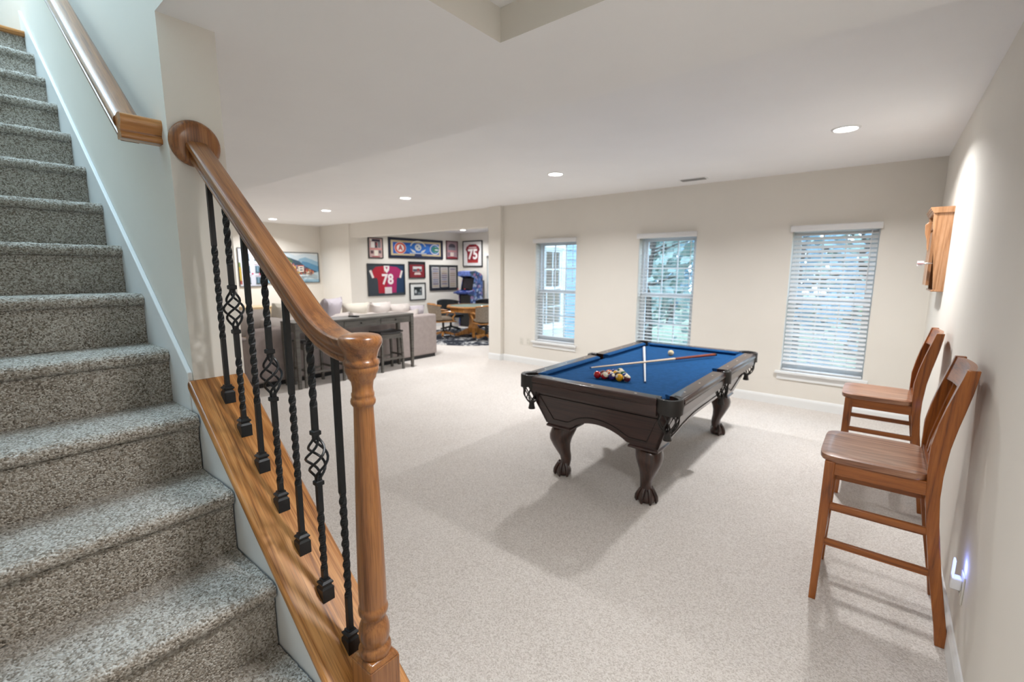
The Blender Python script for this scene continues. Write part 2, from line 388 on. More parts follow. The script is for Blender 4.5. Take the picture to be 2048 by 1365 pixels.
# ------------------------------------------------------------------ windows
def window(name, axis, at, u0, u1, z0, z1, inner=-1, sill=True, dep=.12):
    """frame set dep behind the room face; axis 'Y' -> wall of constant y"""
    def bx(mb, a0, a1, d0, d1, c0, c1):
        t0 = at - inner * d0; t1 = at - inner * d1
        return mb.box(a0, a1, t0, t1, c0, c1) if axis == 'Y' else mb.box(t0, t1, a0, a1, c0, c1)
    fr = MB(); w = .035
    bx(fr, u0, u0 + w, dep, dep + .07, z0, z1); bx(fr, u1 - w, u1, dep, dep + .07, z0, z1)
    bx(fr, u0 + w, u1 - w, dep, dep + .07, z1 - w, z1); bx(fr, u0 + w, u1 - w, dep, dep + .07, z0, z0 + w)
    root = struct(fr.build(name, M['vinyl']))
    zm = (z0 + z1) / 2
    for (a, b, d) in ((z0 + w, zm + .02, dep + .005), (zm - .02, z1 - w, dep + .035)):
        s = MB(); q = .04
        bx(s, u0 + w, u0 + w + q, d, d + .028, a, b); bx(s, u1 - w - q, u1 - w, d, d + .028, a, b)
        bx(s, u0 + w + q, u1 - w - q, d, d + .028, a, a + q + .01); bx(s, u0 + w + q, u1 - w - q, d, d + .028, b - q, b)
        sash = s.build('sash', M['vinyl'], root)
        g = MB(); bx(g, u0 + w + q, u1 - w - q, d + .012, d + .016, a + q, b - q); g.build('pane', M['glass'], sash)
        for k in (1, 2):
            u = u0 + w + q + (u1 - u0 - 2 * w - 2 * q) * k / 3
            mm = MB(); bx(mm, u - .008, u + .008, d + .006, d + .022, a + q, b - q); mm.build('muntin', M['vinyl'], sash)
        mm = MB(); bx(mm, u0 + w + q, u1 - w - q, d + .007, d + .021, (a + b) / 2 - .008, (a + b) / 2 + .008); mm.build('muntin', M['vinyl'], sash)
    if sill:
        s = MB(); bx(s, u0 - .05, u1 + .05, -.05, 0, z0 - .028, z0); bx(s, u0, u1, 0, dep, z0 - .028, z0)
        s = MB(); 
        if axis == 'Y':
            y_ = lambda d: at - inner * d
            s.prism([(u0 - .05, y_(-.05)), (u1 + .05, y_(-.05)), (u1 + .05, y_(0)), (u1, y_(0)), (u1, y_(dep)), (u0, y_(dep)), (u0, y_(0)), (u0 - .05, y_(0))], 'Z', z0 - .026, z0 + .002)
        else:
            bx(s, u0 - .05, u1 + .05, -.05, dep, z0 - .026, z0 + .002)
        s.build('window_sill', M['trim'], root, bevel=.004)
        a = MB(); bx(a, u0 - .03, u1 + .03, -.016, 0, z0 - .1, z0 - .026); a.build('apron', M['trim'], root, bevel=.003)
    return root
for i, (x0, x1) in enumerate(WINS): window('window_%d' % (i + 1), 'Y', YB, x0, x1, WZ0, WZ1)
window('window_4', 'Y', AY, W4[0], W4[1], W4[2], W4[3], dep=.06)
window('window_5', 'X', AX1 + .15, W5[0], W5[1], W5[2], W5[3], inner=1, sill=True, dep=.03)

def blind(label, x0, x1, y, z0, z1, tilt, group):
    root = thing('window_blind', label, 'window blind', ((x0 + x1) / 2, y, z1), group=group)
    hw = (x1 - x0) / 2 - .012
    v = MB().prism([(-.075, .03), (-.08, .025), (-.08, -.03), (-.072, -.04), (-.06, -.04), (-.06, .03)], 'X', -hw - .03, hw + .03)
    v.add([], []); v.build('valance', M['slat'], root, bevel=.003)
    MB().box(-hw, hw, .0, .05, -.035, -.003).build('head_rail', M['slat'], root)
    H = z1 - z0; n = int((H - .09) / .0485)
    prof = []
    for k in range(5):
        t = -1 + k / 2; prof.append((t * .025, .0025 * (1 - t * t)))
    prof = prof + [(p[0], p[1] - .0028) for p in reversed(prof)]
    sm = None
    for k in range(n):
        z = -.065 - k * .0485
        if sm is None:
            o = MB().prism(prof, 'X', -hw, hw).build('slat', M['slat'], root); sm = o.data
        else:
            o = bpy.data.objects.new('slat', sm); COL.objects.link(o); o.parent = root
        o.location = (0, .028, z); o.rotation_euler = (rad(tilt + random.uniform(-1, 1)), 0, 0)
    MB().box(-hw, hw, .004, .052, -H + .008, -H + .026).build('bottom_rail', M['slat'], root, bevel=.003)
    for u in (-.62, 0, .62):
        for yy in (.002, .054):
            MB().box(u * hw - .001, u * hw + .001, yy - .0006, yy + .0006, -H + .02, -.03).build('ladder_cord', M['slat'], root)
    MB().tube([(hw * .85, -.012, -.04), (hw * .855, -.014, -.7)], .004, 6).build('tilt_wand', M['slat'], root)
    return root
GB = 'white horizontal blinds over the windows'
blind('white slatted blind on the back wall window nearest the alcove opening', WINS[0][0], WINS[0][1], YB + .025, WZ0, WZ1, 4, GB)
blind('white slatted blind on the middle window, behind the pool table', WINS[1][0], WINS[1][1], YB + .025, WZ0, WZ1, 4, GB)
blind('half closed white blind on the window nearest the bar stools', WINS[2][0], WINS[2][1], YB + .025, WZ0, WZ1, 40, GB)
blind('white blind glowing in the alcove window beside the arcade cabinet', W4[0], W4[1], AY - .0, W4[2], W4[3], 35, GB)

# ------------------------------------------------------------------ ceiling fittings
def recessed(label, x, y, z, w=LAMP_W):
    r = thing('recessed_light', label, 'ceiling light', (x, y, z), group='recessed ceiling lights')
    MB().lathe([(.078, 0), (.078, -.008), (.082, -.010), (.094, -.006), (.098, 0)], n=32, caps=False).build('trim_ring', M['trim'], r)
    MB().lathe([(.079, -.004), (.079, -.006)], n=32).build('lens', M['lamp'], r)
    d = bpy.data.lights.new('led', 'AREA'); d.shape = 'DISK'; d.size = .15; d.energy = w; d.color = (.975, .985, 1.0); d.spread = rad(144)
    o = bpy.data.objects.new('led', d); COL.objects.link(o); o.parent = r; o.location = (0, 0, -.012)
    return r
recessed('large recessed light nearest the right wall above the bar stools', -.347, 4.57, HC)
recessed('recessed light in the ceiling left of the pool table', -3.064, 4.57, HC)
recessed('recessed light above the end of the sofa, middle of the row', -5.85, 4.6, HC)
recessed('recessed light second from the left wall, above the sofa', -8.23, 4.62, HC)
recessed('recessed light closest to the paintings on the left wall', -10.49, 4.64, HC)
recessed('recessed light inside the alcove above the framed jerseys', -9.09, 9.07, HC, LAMP_W * .6)
recessed('unseen recessed light added to brighten the alcove, behind the wall column', -6.6, 7.6, HC, LAMP_W * .6)  # extra lamp out of view, added because the alcove was too dark
recessed('unseen recessed light added to brighten the jersey wall, behind the header', -9.09, 7.3, HC, LAMP_W * .45)  # second added lamp, hidden by the header, lifts the alcove walls
recessed('unseen recessed light added in the ceiling recess to brighten the stair foot', -.2, .85, RZ, LAMP_W * .5)  # added fill above the camera for near floor, soffit and right wall
vt = thing('ceiling_vent', 'white ceiling air vent near the back wall between two windows', 'vent', (-1.92, 5.86, HC))
MB().box(-.16, .16, -.06, .06, -.004, 0).build('vent_frame', M['trim'], vt)
for k in range(6):
    MB().box(-.14, .14, -.045 + k * .017, -.037 + k * .017, -.011, -.004).build('vent_louver', plain('vent_grey', (150, 148, 145), .5), vt)

# ------------------------------------------------------------------ wall plates
def plate(label, loc, rz, kind):
    r = thing('wall_outlet' if kind == 'outlet' else 'light_switch', label, 'outlet' if kind == 'outlet' else 'switch', loc, rz)
    MB().box(-.037, .037, -.006, 0, -.06, .06).build('cover_plate', M['plate'], r, bevel=.003)
    if kind == 'outlet':
        for s in (-1, 1):
            q = MB().lathe([(.016, 0), (.016, .0025)], n=16); q.xf(Matrix.Rotation(rad(90), 4, 'X')); q.xf(Matrix.Translation((0, -.006, s * .021)))
            rc = q.build('receptacle', M['plate'], r)
            for sx in (-.006, .006): MB().box(sx - .001, sx + .001, -.0092, -.0084, s * .021 - .004, s * .021 + .005).build('slot', M['black'], rc)
    return r
plate('ivory wall outlet beside the column, the one nearer the alcove', (-4.83, YB, .39), 0, 'outlet')
plate('ivory wall plate just left of the first window sill', (-4.68, YB, .395), 0, 'outlet')

# ================================================================== OUTSIDE
struct(MB().box(-30, 30, YB + WT, 45, -.5, -.3).build('ground_lawn', carpet('lawn_grass', [(.1, (70, 88, 78)), (.5, (108, 126, 110)), (.9, (156, 166, 128))], 30, .6, .02, 80)))
# siding outside the alcove, seen through the first window
sd = plain('blue_grey_siding', (150, 176, 192), .7, var=.03)
sr = struct(MB().box(AX1 + .15, AX1 + .158, YB + WT, W5[0] - .06, -.3, HC + .3).build('siding_alcove', sd))
bl = None
for k in range(17):
    for (a, b) in ((YB + WT, W5[0] - .06), (W5[1] + .06, AY + .15)):
        z = -.25 + k * .19
        MB().prism([(AX1 + .15, z), (AX1 + .178, z), (AX1 + .162, z + .195), (AX1 + .15, z + .195)], 'Y', a, b).build('siding_board', sd, sr)
dp = thing('downspout', 'white downspout on the siding seen through the first window', 'downspout', (AX1 + .2, 7.12, -.3))
MB().box(-.035, .035, -.04, .04, 0, 3.1).build('pipe', M['vinyl'], dp, bevel=.01)
for z in (.6, 2.2): MB().box(-.045, .04, -.05, .05, z, z + .03).build('strap', M['vinyl'], dp)
def tree(label, x, y, h, r, seed, leafc, bare=False):
    rnd = random.Random(seed)
    root = thing('tree', label, 'tree', (x, y, -.32), group='trees outside the windows')
    tr = MB(); pts = [(rnd.uniform(-.05, .05) * k, rnd.uniform(-.05, .05) * k, h * k / 8) for k in range(9)]
    tr.tube(pts, [r * (1 - .09 * k) for k in range(9)], 8); tr.build('trunk', plain('bark', (78, 72, 68), .9, var=.3, vscale=12), root)
    L = MB()
    for b in range(12):
        z = h * rnd.uniform(.18, .95); a = rnd.uniform(0, 6.28); ln = rnd.uniform(.5, 1.25)
        c = Vector((math.cos(a) * ln, math.sin(a) * ln, z + ln * .35))
        br = MB().tube([(0, 0, z), (c.x * .5, c.y * .5, z + ln * .2), tuple(c)], [r * .3, r * .2, r * .06], 5)
        br.build('branch', MATS['bark'], root)
        for q in range(85 if not bare else 22):
            p = c * rnd.uniform(.4, 1.15) + Vector((rnd.uniform(-.5, .5), rnd.uniform(-.5, .5), rnd.gauss(0, .4)))
            p.z = z + (p.z - z) if False else p.z
            u = Vector((rnd.gauss(0, 1), rnd.gauss(0, 1), rnd.gauss(0, 1))).normalized() * rnd.uniform(.05, .12); w = u.orthogonal().normalized() * rnd.uniform(.04, .09)
            L.add([p - u - w, p + u - w, p + u + w, p - u + w], [(0, 1, 2, 3)])
    stuff(L.build('foliage', leafc, root))
    return root
lg = plain('leaf_grey_green', (128, 146, 140), .8, var=.25, vscale=3); lb = plain('leaf_blue_green', (112, 138, 152), .8, var=.25, vscale=3); ly = plain('leaf_yellow_green', (140, 156, 84), .8, var=.25, vscale=3)
tree('thick dark trunk standing left in the view through the right window', -1.30, 9.4, 7, .22, 1, lb)
tree('slim tree close behind the right window, seen between its slats', -.45, 13.0, 7, .12, 2, lg)
tree('yellow green tree at the right edge of the right window', .55, 17.0, 6, .12, 3, ly)
tree('leafy tree filling the left side of the middle window', -5.3, 12.6, 7, .14, 4, lg)
tree('tree in the centre of the middle window beyond the lawn', -5.9, 16.4, 8, .16, 5, lb)
tree('bare slim tree at the right side of the middle window', -3.75, 9.2, 7, .09, 6, lg, True)
tree('far tree behind the others in the middle window', -7.7, 20.2, 9, .2, 7, lb)
tree('far tree between the right and middle window views', -2.7, 17.2, 9, .2, 8, lg)
def hedge(label, x0, x1, y, h, seed):
    rnd = random.Random(seed); L = MB()
    for q in range(1700):
        p = Vector((rnd.uniform(x0, x1), y + rnd.gauss(0, .35), -.3 + abs(rnd.betavariate(1.2, 1.3)) * h))
        u = Vector((rnd.gauss(0, 1), rnd.gauss(0, 1), rnd.gauss(0, 1))).normalized() * rnd.uniform(.06, .14); w = u.orthogonal().normalized() * rnd.uniform(.05, .1)
        L.add([p - u - w, p + u - w, p + u + w, p - u + w], [(0, 1, 2, 3)])
    o = stuff(L.build('hedge_foliage', lb)); return tag(o, label, 'hedge')
hedge('blue green hedge along the far edge of the lawn', -12, 3, 23.5, 2.4, 11)

# ================================================================== STAIRCASE
RUN, RISE = 0.2475, 0.1891
def nose(k): return -1.204 - RUN * k, 0.752 + RISE * k
SL = RISE / RUN
st = thing('staircase', 'straight flight of stairs in mottled grey taupe carpet, rising to the left', 'staircase', (-.46, 0, 0))
Y0S, Y1S = -.5, .4685
_rn = random.Random(5)
def step(k, fine):
    X, Z = nose(k); ov = .020; rr = .022
    pr_ = []
    x_r = X - ov
    zb = Z - RISE - .002
    nz = 12 if fine else 7
    for i in range(nz + 1): pr_.append((x_r, zb + (Z - 2 * rr - .006 - zb) * i / nz))
    pr_.append((x_r + .006, Z - 2 * rr))
    for i in range(9):
        a = -math.pi / 2 + math.pi * i / 8
        pr_.append((X - rr + rr * math.cos(a), Z - rr + rr * math.sin(a)))
    xb = X - RUN - ov - .004; nt_ = 26 if fine else 14
    for i in range(1, nt_ + 1): pr_.append((X - rr + (xb - X + rr) * i / nt_, Z - .002 * (i / nt_)))
    ny = 120 if fine else 60
    b = MB(); n = len(pr_); am = .0022
    vs = []
    for j in range(ny + 1):
        y = Y0S + (Y1S - Y0S) * j / ny
        for i, (x, z) in enumerate(pr_):
            e = 1 if 0 < j < ny else .5
            vs.append((x + .46 + _rn.uniform(-am, am) * e, y + _rn.uniform(-am, am) * e, z + _rn.uniform(-am, am) * e))
    fs = [(j * n + i, (j + 1) * n + i, (j + 1) * n + i + 1, j * n + i + 1) for j in range(ny) for i in range(n - 1)]
    # closing end cheek at the open side
    b.add(vs, fs, True)
    return b.build('step', M['stair'], st, sharp=180)
for k in range(-3, 12): step(k, k <= 3)
X12, Z12 = nose(12)
MB().prism([(X12 - .3 + .46, Z12 - .03), (X12 + .46, Z12 - .03), (X12 + .475, Z12 - .022), (X12 + .475, Z12 - .008), (X12 + .46, Z12), (X12 - .3 + .46, Z12)], 'Y', Y0S, Y1S).build('landing_nosing', M['oak_y'], st, label='oak nosing at the top landing')
bt = MB()
for i in range(9): pass
MB().prism([(X12 - .03 + .46, Z12 - RISE), (X12 - .022 + .46, Z12 - RISE), (X12 - .022 + .46, Z12 - .03), (X12 - .03 + .46, Z12 - .03)], 'Y', Y0S, Y1S).build('riser', M['stair'], st)
# carriage under the treads keeps the flight closed
MB().prism([(-.47 + .46, 0), (nose(11)[0] - .2 + .46, nose(11)[1] - .16), (nose(11)[0] - .2 + .46, nose(11)[1] - .6), (-.9 + .46, 0)], 'Y', Y0S + .02, Y1S - .02).build('carriage', M['trim'], st)

# skirt board (white) on the wall and knee wall below the cap
def nline(x): return 0.752 + (-1.204 - x) * SL
CS = .772
def captop(x): return .905 - CS * (x + 1.341)
CT = .03
struct(MB().prism([(XE - .005, nline(XE) + .075), (-4.3, nline(-4.3) + .06), (-4.3, nline(-4.3) - .3), (XE - .005, nline(XE) - .35)], 'Y', .4695, YI).build('trim_1', M['trim'], bevel=.003))
KX1 = -.42
struct(MB().prism([(XE, captop(XE) - CT), (KX1, captop(KX1) - CT), (KX1, 0), (XE, 0)], 'Y', .473, .636).build('wall_knee', M['trim']))

# ================================================================== BALUSTRADE
NX, NY = -.877, .555
BA = thing('stair_balustrade', 'oak balustrade with black twisted iron balusters, handrail and turned newel post', 'balustrade', (NX, NY, 0))
def BL(mb): return mb.xf(Matrix.Translation((-NX, -NY, 0)))
c_ = MB().prism([(XE - .002, captop(XE)), (KX1 + .03, captop(KX1 + .03)), (KX1 + .03, captop(KX1 + .03) - CT), (XE - .002, captop(XE) - CT)], 'Y', .464, .646)
BL(c_).build('cap_board', M['oak_x'], BA, bevel=.009, seg=3)
c_ = MB().prism([(XE - .002, captop(XE) - CT), (KX1 + .012, captop(KX1 + .012) - CT), (KX1 + .012, captop(KX1 + .012) - CT - .016), (XE - .002, captop(XE) - CT - .016)], 'Y', .636, .642)
BL(c_).build('cove_trim', M['oak_x'], BA)

# handrail: profile (t across, n up) swept along a path in x-z
RP = [(-.020, 0), (-.0225, .003), (-.0235, .007), (-.0225, .011), (-.0180, .0130), (-.0168, .0165), (-.0180, .021), (-.0230, .0275), (-.0290, .0325), (-.0316, .0385), (-.0320, .0450), (-.0306, .0505), (-.0272, .0542), (-.0215, .0562), (-.0120, .0576), (0, .0582)]
RP = RP + [(-a, b) for a, b in reversed(RP[:-1])]
def railbot(x): return 1.69 - .747 * (x + 1.415)
ang = math.atan(.747)
def rail_rings(path):
    out = []
    for i, (x, z) in enumerate(path):
        a = path[max(0, i - 1)]; b = path[min(len(path) - 1, i + 1)]
        t = Vector((b[0] - a[0], b[1] - a[1])).normalized(); n_ = Vector((-t.y, t.x))
        if n_.y < 0: n_ = -n_
        out.append([(x + n_.x * q - NX, p, z + n_.y * q) for p, q in RP])
    return out
# straight length, easing, level fitting
xe0 = -1.125; z_lev = 1.398
p0 = (xe0, railbot(xe0))
straight = [(XE, railbot(XE)), (-1.45, railbot(-1.45)), (-1.25, railbot(-1.25)), p0]
xm = xe0 + (railbot(xe0) - z_lev) / .747       # corner of the two lines
p2 = (xm + (xm - xe0) * 1.15, z_lev)
ease = []
for i in range(13):
    t = i / 12
    ease.append(((1 - t) ** 2 * p0[0] + 2 * t * (1 - t) * xm + t * t * p2[0], (1 - t) ** 2 * p0[1] + 2 * t * (1 - t) * z_lev + t * t * p2[1]))
ease.append((NX - .01, z_lev))
MB().sweep(rail_rings(straight)).build('handrail', M['oak_rail'], BA, sharp=24)
MB().sweep(rail_rings(ease)).build('easing_fitting', M['oak_rail'], BA, sharp=24)
# newel cap fitting: the same profile turned
cp = [(.030, -.004), (.036, -.002), (.0385, .002), (.0390, .007), (.0375, .011), (.0345, .0135), (.0342, .0165), (.0355, .024), (.0390, .034), (.0440, .043), (.0465, .050), (.0468, .056), (.0450, .062), (.0405, .066), (.030, .0688), (.012, .0705), (.0005, .0708)]
MB().lathe(cp, (0, 0, z_lev - .004), n=40).build('newel_cap', M['oak_rail'], BA, sharp=60)
# rosette on the wall end
ro = MB().lathe([(.062, 0), (.0715, 0), (.0715, .010), (.067, .017), (.058, .021), (.045, .022), (.0005, .022)], n=40)
ro.xf(Matrix.Rotation(rad(90), 4, 'Y')); ro.xf(Matrix.Translation((XE - NX, 0, 2.0)))
ro.build('rosette', M['oak_z'], BA, sharp=50)
# newel post
NB = captop(NX)
sq = .041
nb = MB()
zt = .668
nb.box(-sq, sq, -sq, sq, NB - .03, zt)
nb.sweep([[(-sq, -sq, zt), (sq, -sq, zt), (sq, sq, zt), (-sq, sq, zt)], [(-.034, -.034, zt + .014), (.034, -.034, zt + .014), (.034, .034, zt + .014), (-.034, .034, zt + .014)]], smooth=False)
nb.build('newel_block', M['oak_z'], BA, bevel=.003)
tp = [(.030, .678), (.036, .682), (.0385, .690), (.0385, .698), (.0355, .706), (.0315, .709), (.0315, .713), (.0350, .722), (.0365, .734), (.0362, .746), (.0335, .760), (.0275, .774), (.0262, .779), (.0290, .785), (.0338, .791), (.0352, .799), (.0340, .806), (.0318, .810), (.0318, .815), (.0325, .83), (.0318, .90), (.0300, 1.0), (.0272, 1.1), (.0242, 1.2), (.0222, 1.28), (.0218, 1.300), (.0235, 1.303), (.0265, 1.307), (.0275, 1.313), (.0262, 1.319), (.0240, 1.322), (.0250, 1.326), (.0250, 1.331), (.0232, 1.334), (.0225, 1.345), (.0245, 1.358), (.0300, 1.366), (.0310, 1.372), (.0330, 1.376), (.0365, 1.383), (.0370, 1.391), (.0340, 1.397)]
MB().lathe(tp, n=40).build('newel_post', M['oak_z'], BA, sharp=55)

BW = .0068  # half width of iron bar
def twist_bar(mb, z0, z1, turns0, turns1, n):
    rings = []
    for i in range(n + 1):
        t = i / n; a = (turns0 + (turns1 - turns0) * t) * 2 * math.pi; z = z0 + (z1 - z0) * t
        w = BW
        rings.append([(math.cos(a + math.pi / 4 + j * math.pi / 2) * w * 1.414, math.sin(a + math.pi / 4 + j * math.pi / 2) * w * 1.414, z) for j in range(4)])
    mb.sweep(rings, smooth=False)
for i in range(7):
    x = -1.684 + .116 * i
    zb = captop(x); ztp = railbot(x) + .006 if x < xe0 else z_lev + max(0, (railbot(x) - z_lev)) + .008
    if i == 5: ztp = 1.445
    if i == 6: ztp = 1.405
    H = ztp - zb
    bar = MB()
    top = lambda f: ztp - f * H
    if i % 2 == 0:
        a, b = (.30, .72)
        if i == 6: a, b = .45, .82
        if i == 4: a, b = .38, .74
        bar.box(-BW, BW, -BW, BW, zb, top(b)); twist_bar(bar, top(b), top(a), 0, 2.5, 40); bar.box(-BW, BW, -BW, BW, top(a), ztp)
        for f in (): pass
    else:
        bar.box(-BW, BW, -BW, BW, zb, top(.90)); twist_bar(bar, top(.90), top(.66), 0, 1.5, 24); bar.box(-BW, BW, -BW, BW, top(.66), top(.525))
        up = MB(); up.box(-BW, BW, -BW, BW, top(.385), top(.265)); twist_bar(up, top(.265), top(.02), 0, 1.5, 24); up.box(-BW, BW, -BW, BW, top(.02), ztp)
    o = bar.build('baluster', M['iron'], BA, loc=(x - NX, 0, 0))
    if i % 2 == 1:
        up.build('upper_bar', M['iron'], o)
        z0, z1 = top(.54), top(.37)
        for s in range(4):
            pts = []
            for k in range(19):
                t = k / 18; a = s * math.pi / 2 + t * 2 * math.pi * .85
                r = .0045 + .0225 * math.sin(math.pi * t) ** 1.25
                pts.append((math.cos(a) * r, math.sin(a) * r, z0 + (z1 - z0) * t))
            MB().tube(pts, .0035, 7).build('basket_rod', M['iron'], o)
        for f in (.36, .55):
            z = top(f)
            MB().sweep([[(c * w, d * w, z + h) for c, d in ((-1, -1), (1, -1), (1, 1), (-1, 1))] for w, h in ((.008, -.007), (.0105, -.005), (.0105, .005), (.008, .007))], smooth=False).build('collar', M['iron'], o)
    # shoe: pitched base block with stepped collars, top level
    w = .0165; zc = zb + .024
    sh = MB()
    sh.sweep([[(a * w, b * w, captop(x + a * w) + .0) for a, b in ((-1, -1), (1, -1), (1, 1), (-1, 1))],
              [(a * w, b * w, zc) for a, b in ((-1, -1), (1, -1), (1, 1), (-1, 1))],
              [(a * .0125, b * .0125, zc + .006) for a, b in ((-1, -1), (1, -1), (1, 1), (-1, 1))],
              [(a * .0125, b * .0125, zc + .009) for a, b in ((-1, -1), (1, -1), (1, 1), (-1, 1))],
              [(a * .0158, b * .0158, zc + .012) for a, b in ((-1, -1), (1, -1), (1, 1), (-1, 1))],
              [(a * .0158, b * .0158, zc + .016) for a, b in ((-1, -1), (1, -1), (1, 1), (-1, 1))],
              [(a * .0105, b * .0105, zc + .021) for a, b in ((-1, -1), (1, -1), (1, 1), (-1, 1))],
              [(a * .0105, b * .0105, zc + .025) for a, b in ((-1, -1), (1, -1), (1, 1), (-1, 1))]], smooth=False)
    sh.build('shoe', M['iron'], o)

# wall handrail on the stair side of the wall
WH = thing('wall_handrail', 'oak handrail fixed to the pale blue lit stairwell wall', 'handrail', (-1.9, YI, 2.0))
hx0, hx1 = -1.875, -4.1; yc = .412; hz0 = 1.995; hs = .755
WP = [(p[0] * 1.12, p[1] * 1.05) for p in RP]
ta = math.atan(hs); nx_, nz_ = math.sin(ta), math.cos(ta)
rings = []
for x in (hx0, hx1):
    z = hz0 + (hx0 - x) * hs
    if x == hx0:
        rings.append([(x - 0 + 1.9 + nx_ * 0 , yc + p - YI, z + q / nz_ - 2.0) for p, q in WP])
    else:
        rings.append([(x + nx_ * q + 1.9, yc + p - YI, z + nz_ * q - 2.0) for p, q in WP])
MB().sweep(rings).build('rail', M['oak_rail'], WH, sharp=50)
# return to the wall: same profile running in y
rr_ = []
for y in (yc - .03, YI):
    rr_.append([(hx0 + 1.9 + .028 + p * .9, y - YI, hz0 + q / nz_ * .98 - 2.0) for p, q in WP])
MB().sweep(rr_).build('return_end', M['oak_y'], WH, sharp=50)
for x in (-2.35, -3.4):
    z = hz0 + (hx0 - x) * hs - 2.0
    MB().tube([(x + 1.9, 0, z - .06), (x + 1.9, yc - YI + .01, z - .055), (x + 1.9, yc - YI, z + .004)], .007, 8).build('bracket', M['chrome'], WH)

# ================================================================== POOL TABLE
PT = thing('pool_table', 'dark mahogany pool table with blue cloth and claw feet', 'pool table', (-1.495, 3.80, 0))
HX, HY, TZ = .612, 1.133, .82
RW = .10
# felt bed with pocket cut corners
bz = TZ - .036
def bed_poly(hx, hy, c, s):
    return [(-hx + c, -hy), (hx - c, -hy), (hx, -hy + c), (hx, -s), (hx - .03, -s * .7), (hx - .03, s * .7), (hx, s), (hx, hy - c), (hx - c, hy), (-hx + c, hy), (-hx, hy - c), (-hx, s), (-hx + .03, s * .7), (-hx + .03, -s * .7), (-hx, -s), (-hx, -hy + c)]
MB().prism(bed_poly(HX - RW, HY - RW, .085, .07), 'Z', bz - .03, bz).build('bed_cloth', M['felt'], PT)
# rails: u measured inward from outer face
RPF = [(.0, TZ - .028), (.004, TZ - .010), (.014, TZ - .001), (.025, TZ), (RW, TZ - .001), (RW, bz - .02), (.03, TZ - .115), (.012, TZ - .112), (.006, TZ - .05), (.010, TZ - .045), (.010, TZ - .041), (.0, TZ - .037)]
CPF = [(RW, TZ - .002), (RW + .035, TZ - .004), (RW + .047, TZ - .012), (RW + .030, bz + .001), (RW, bz + .001)]
CC = .135   # corner clearance along rail
SP = .062   # side pocket half
def rail_piece(side, a, b, ang0, ang1):
    """side: 'E','W','N','S'; a..b extents; ang: how much the inner end is pulled back (mitre)"""
    def place(prof, mat, name, par, mitre):
        pts = []; A = []; B = []
        for u, z in prof:
            cut = (u - RW) if mitre else 0
            A.append(a + ang0 * max(0, cut) * 1.0); B.append(b - ang1 * max(0, cut))
            if side == 'E': pts.append((HX - u, z))
            elif side == 'W': pts.append((-HX + u, z))
            elif side == 'N': pts.append((HY - u, z))
            else: pts.append((-HY + u, z))
        return MB().prism(pts, 'Y' if side in 'EW' else 'X', A, B).build(name, mat, par, bevel=.002 if not mitre else 0)
    r = place(RPF, M['mahog'] if side in 'EW' else M['mahog_x'], 'rail', PT, False)
    place(CPF, M['felt'], 'cushion', r, True)
    n_s = 3
    for k in range(n_s):
        t = a + (b - a) * (k + .5) / n_s if side in 'EW' else a + (b - a) * (k + .5) / n_s
        u = .058
        c = {'E': (HX - u, t), 'W': (-HX + u, t), 'N': (t, HY - u), 'S': (t, -HY + u)}[side]
        dm = .011; dl = .007
        d = [(c[0] - dl, c[1]), (c[0], c[1] - dm), (c[0] + dl, c[1]), (c[0], c[1] + dm)] if side in 'EW' else [(c[0] - dm, c[1]), (c[0], c[1] - dl), (c[0] + dm, c[1]), (c[0], c[1] + dl)]
        MB().prism(d, 'Z', TZ - .002, TZ + .0008).build('rail_sight', M['pearl'], r)
for s in 'EW':
    rail_piece(s, -HY + CC, -SP, 1.0, .5); rail_piece(s, SP, HY - CC, .5, 1.0)
for s in 'NS': rail_piece(s, -HX + CC, HX - CC, 1.0, 1.0)
# pockets
def pocket(cx, cy, a_mid, half, R, side=False):
    n = 18; t_ = .02
    rings = []
    for k in range(n + 1):
        a = a_mid - half + 2 * half * k / n
        d = Vector((math.cos(a), math.sin(a)))
        prof = [(R, TZ - .085), (R, TZ - .004), (R - .004, TZ + .003), (R - t_, TZ + .004), (R - t_ - .012, TZ - .004), (R - t_ - .012, TZ - .03), (R - t_, TZ - .085)]
        if side: prof = [(r_, z + (0 if z > TZ - .05 else .01)) for r_, z in prof]
        sc = TZ - .085 - (.012 * math.cos((k / n - .5) * math.pi * 2) if True else 0)
        rings.append([(d.x * r_, d.y * r_, z if z > TZ - .06 else sc) for r_, z in prof])
    p = MB().sweep(rings).build('pocket', M['leather'], PT, sharp=50, loc=(cx, cy, 0))
    # dark throat
    MB().lathe([(R - .02, TZ - .09), (R - .024, TZ - .05), (R - .028, TZ - .022)], n=20, caps=False).build('throat', M['black'], p)
    # net of crossing cords
    nb_ = MB(); nc = 7; z_t, z_b = TZ - .080, TZ - .225
    for s in (-1, 1):
        for k in range(nc):
            pts = []
            for q in range(8):
                t = q / 7; a = 2 * math.pi * k / nc + s * t * 1.2
                r_ = (R - .016) * (1 - t) ** .55 * .92 + .018
                if t < .3: r_ = (R - .016) * (1 - .1 * t / .3)
                else:
                    tt = (t - .3) / .7; r_ = (R - .016) * .9 * math.cos(tt * math.pi / 2) ** .8 + .018 * tt
                pts.append((math.cos(a) * r_, math.sin(a) * r_, z_t + (z_b - z_t) * t))
            nb_.tube(pts, .0046, 5)
    stuff(nb_.build('net', M['leather'], p))
    MB().lathe([(.026, z_b - .05), (.027, z_b - .045), (.021, z_b - .02), (.020, z_b), (.024, z_b + .008)], n=14).build('net_tassel', M['leather'], p)
    for k in (-1, -.5, .5, 1):
        a = a_mid + k * half * .8
        MB().sphere((math.cos(a) * (R - .008), math.sin(a) * (R - .008), TZ + .003), .0045, 8, 5).build('tack', M['chrome'], p)
PC = .080
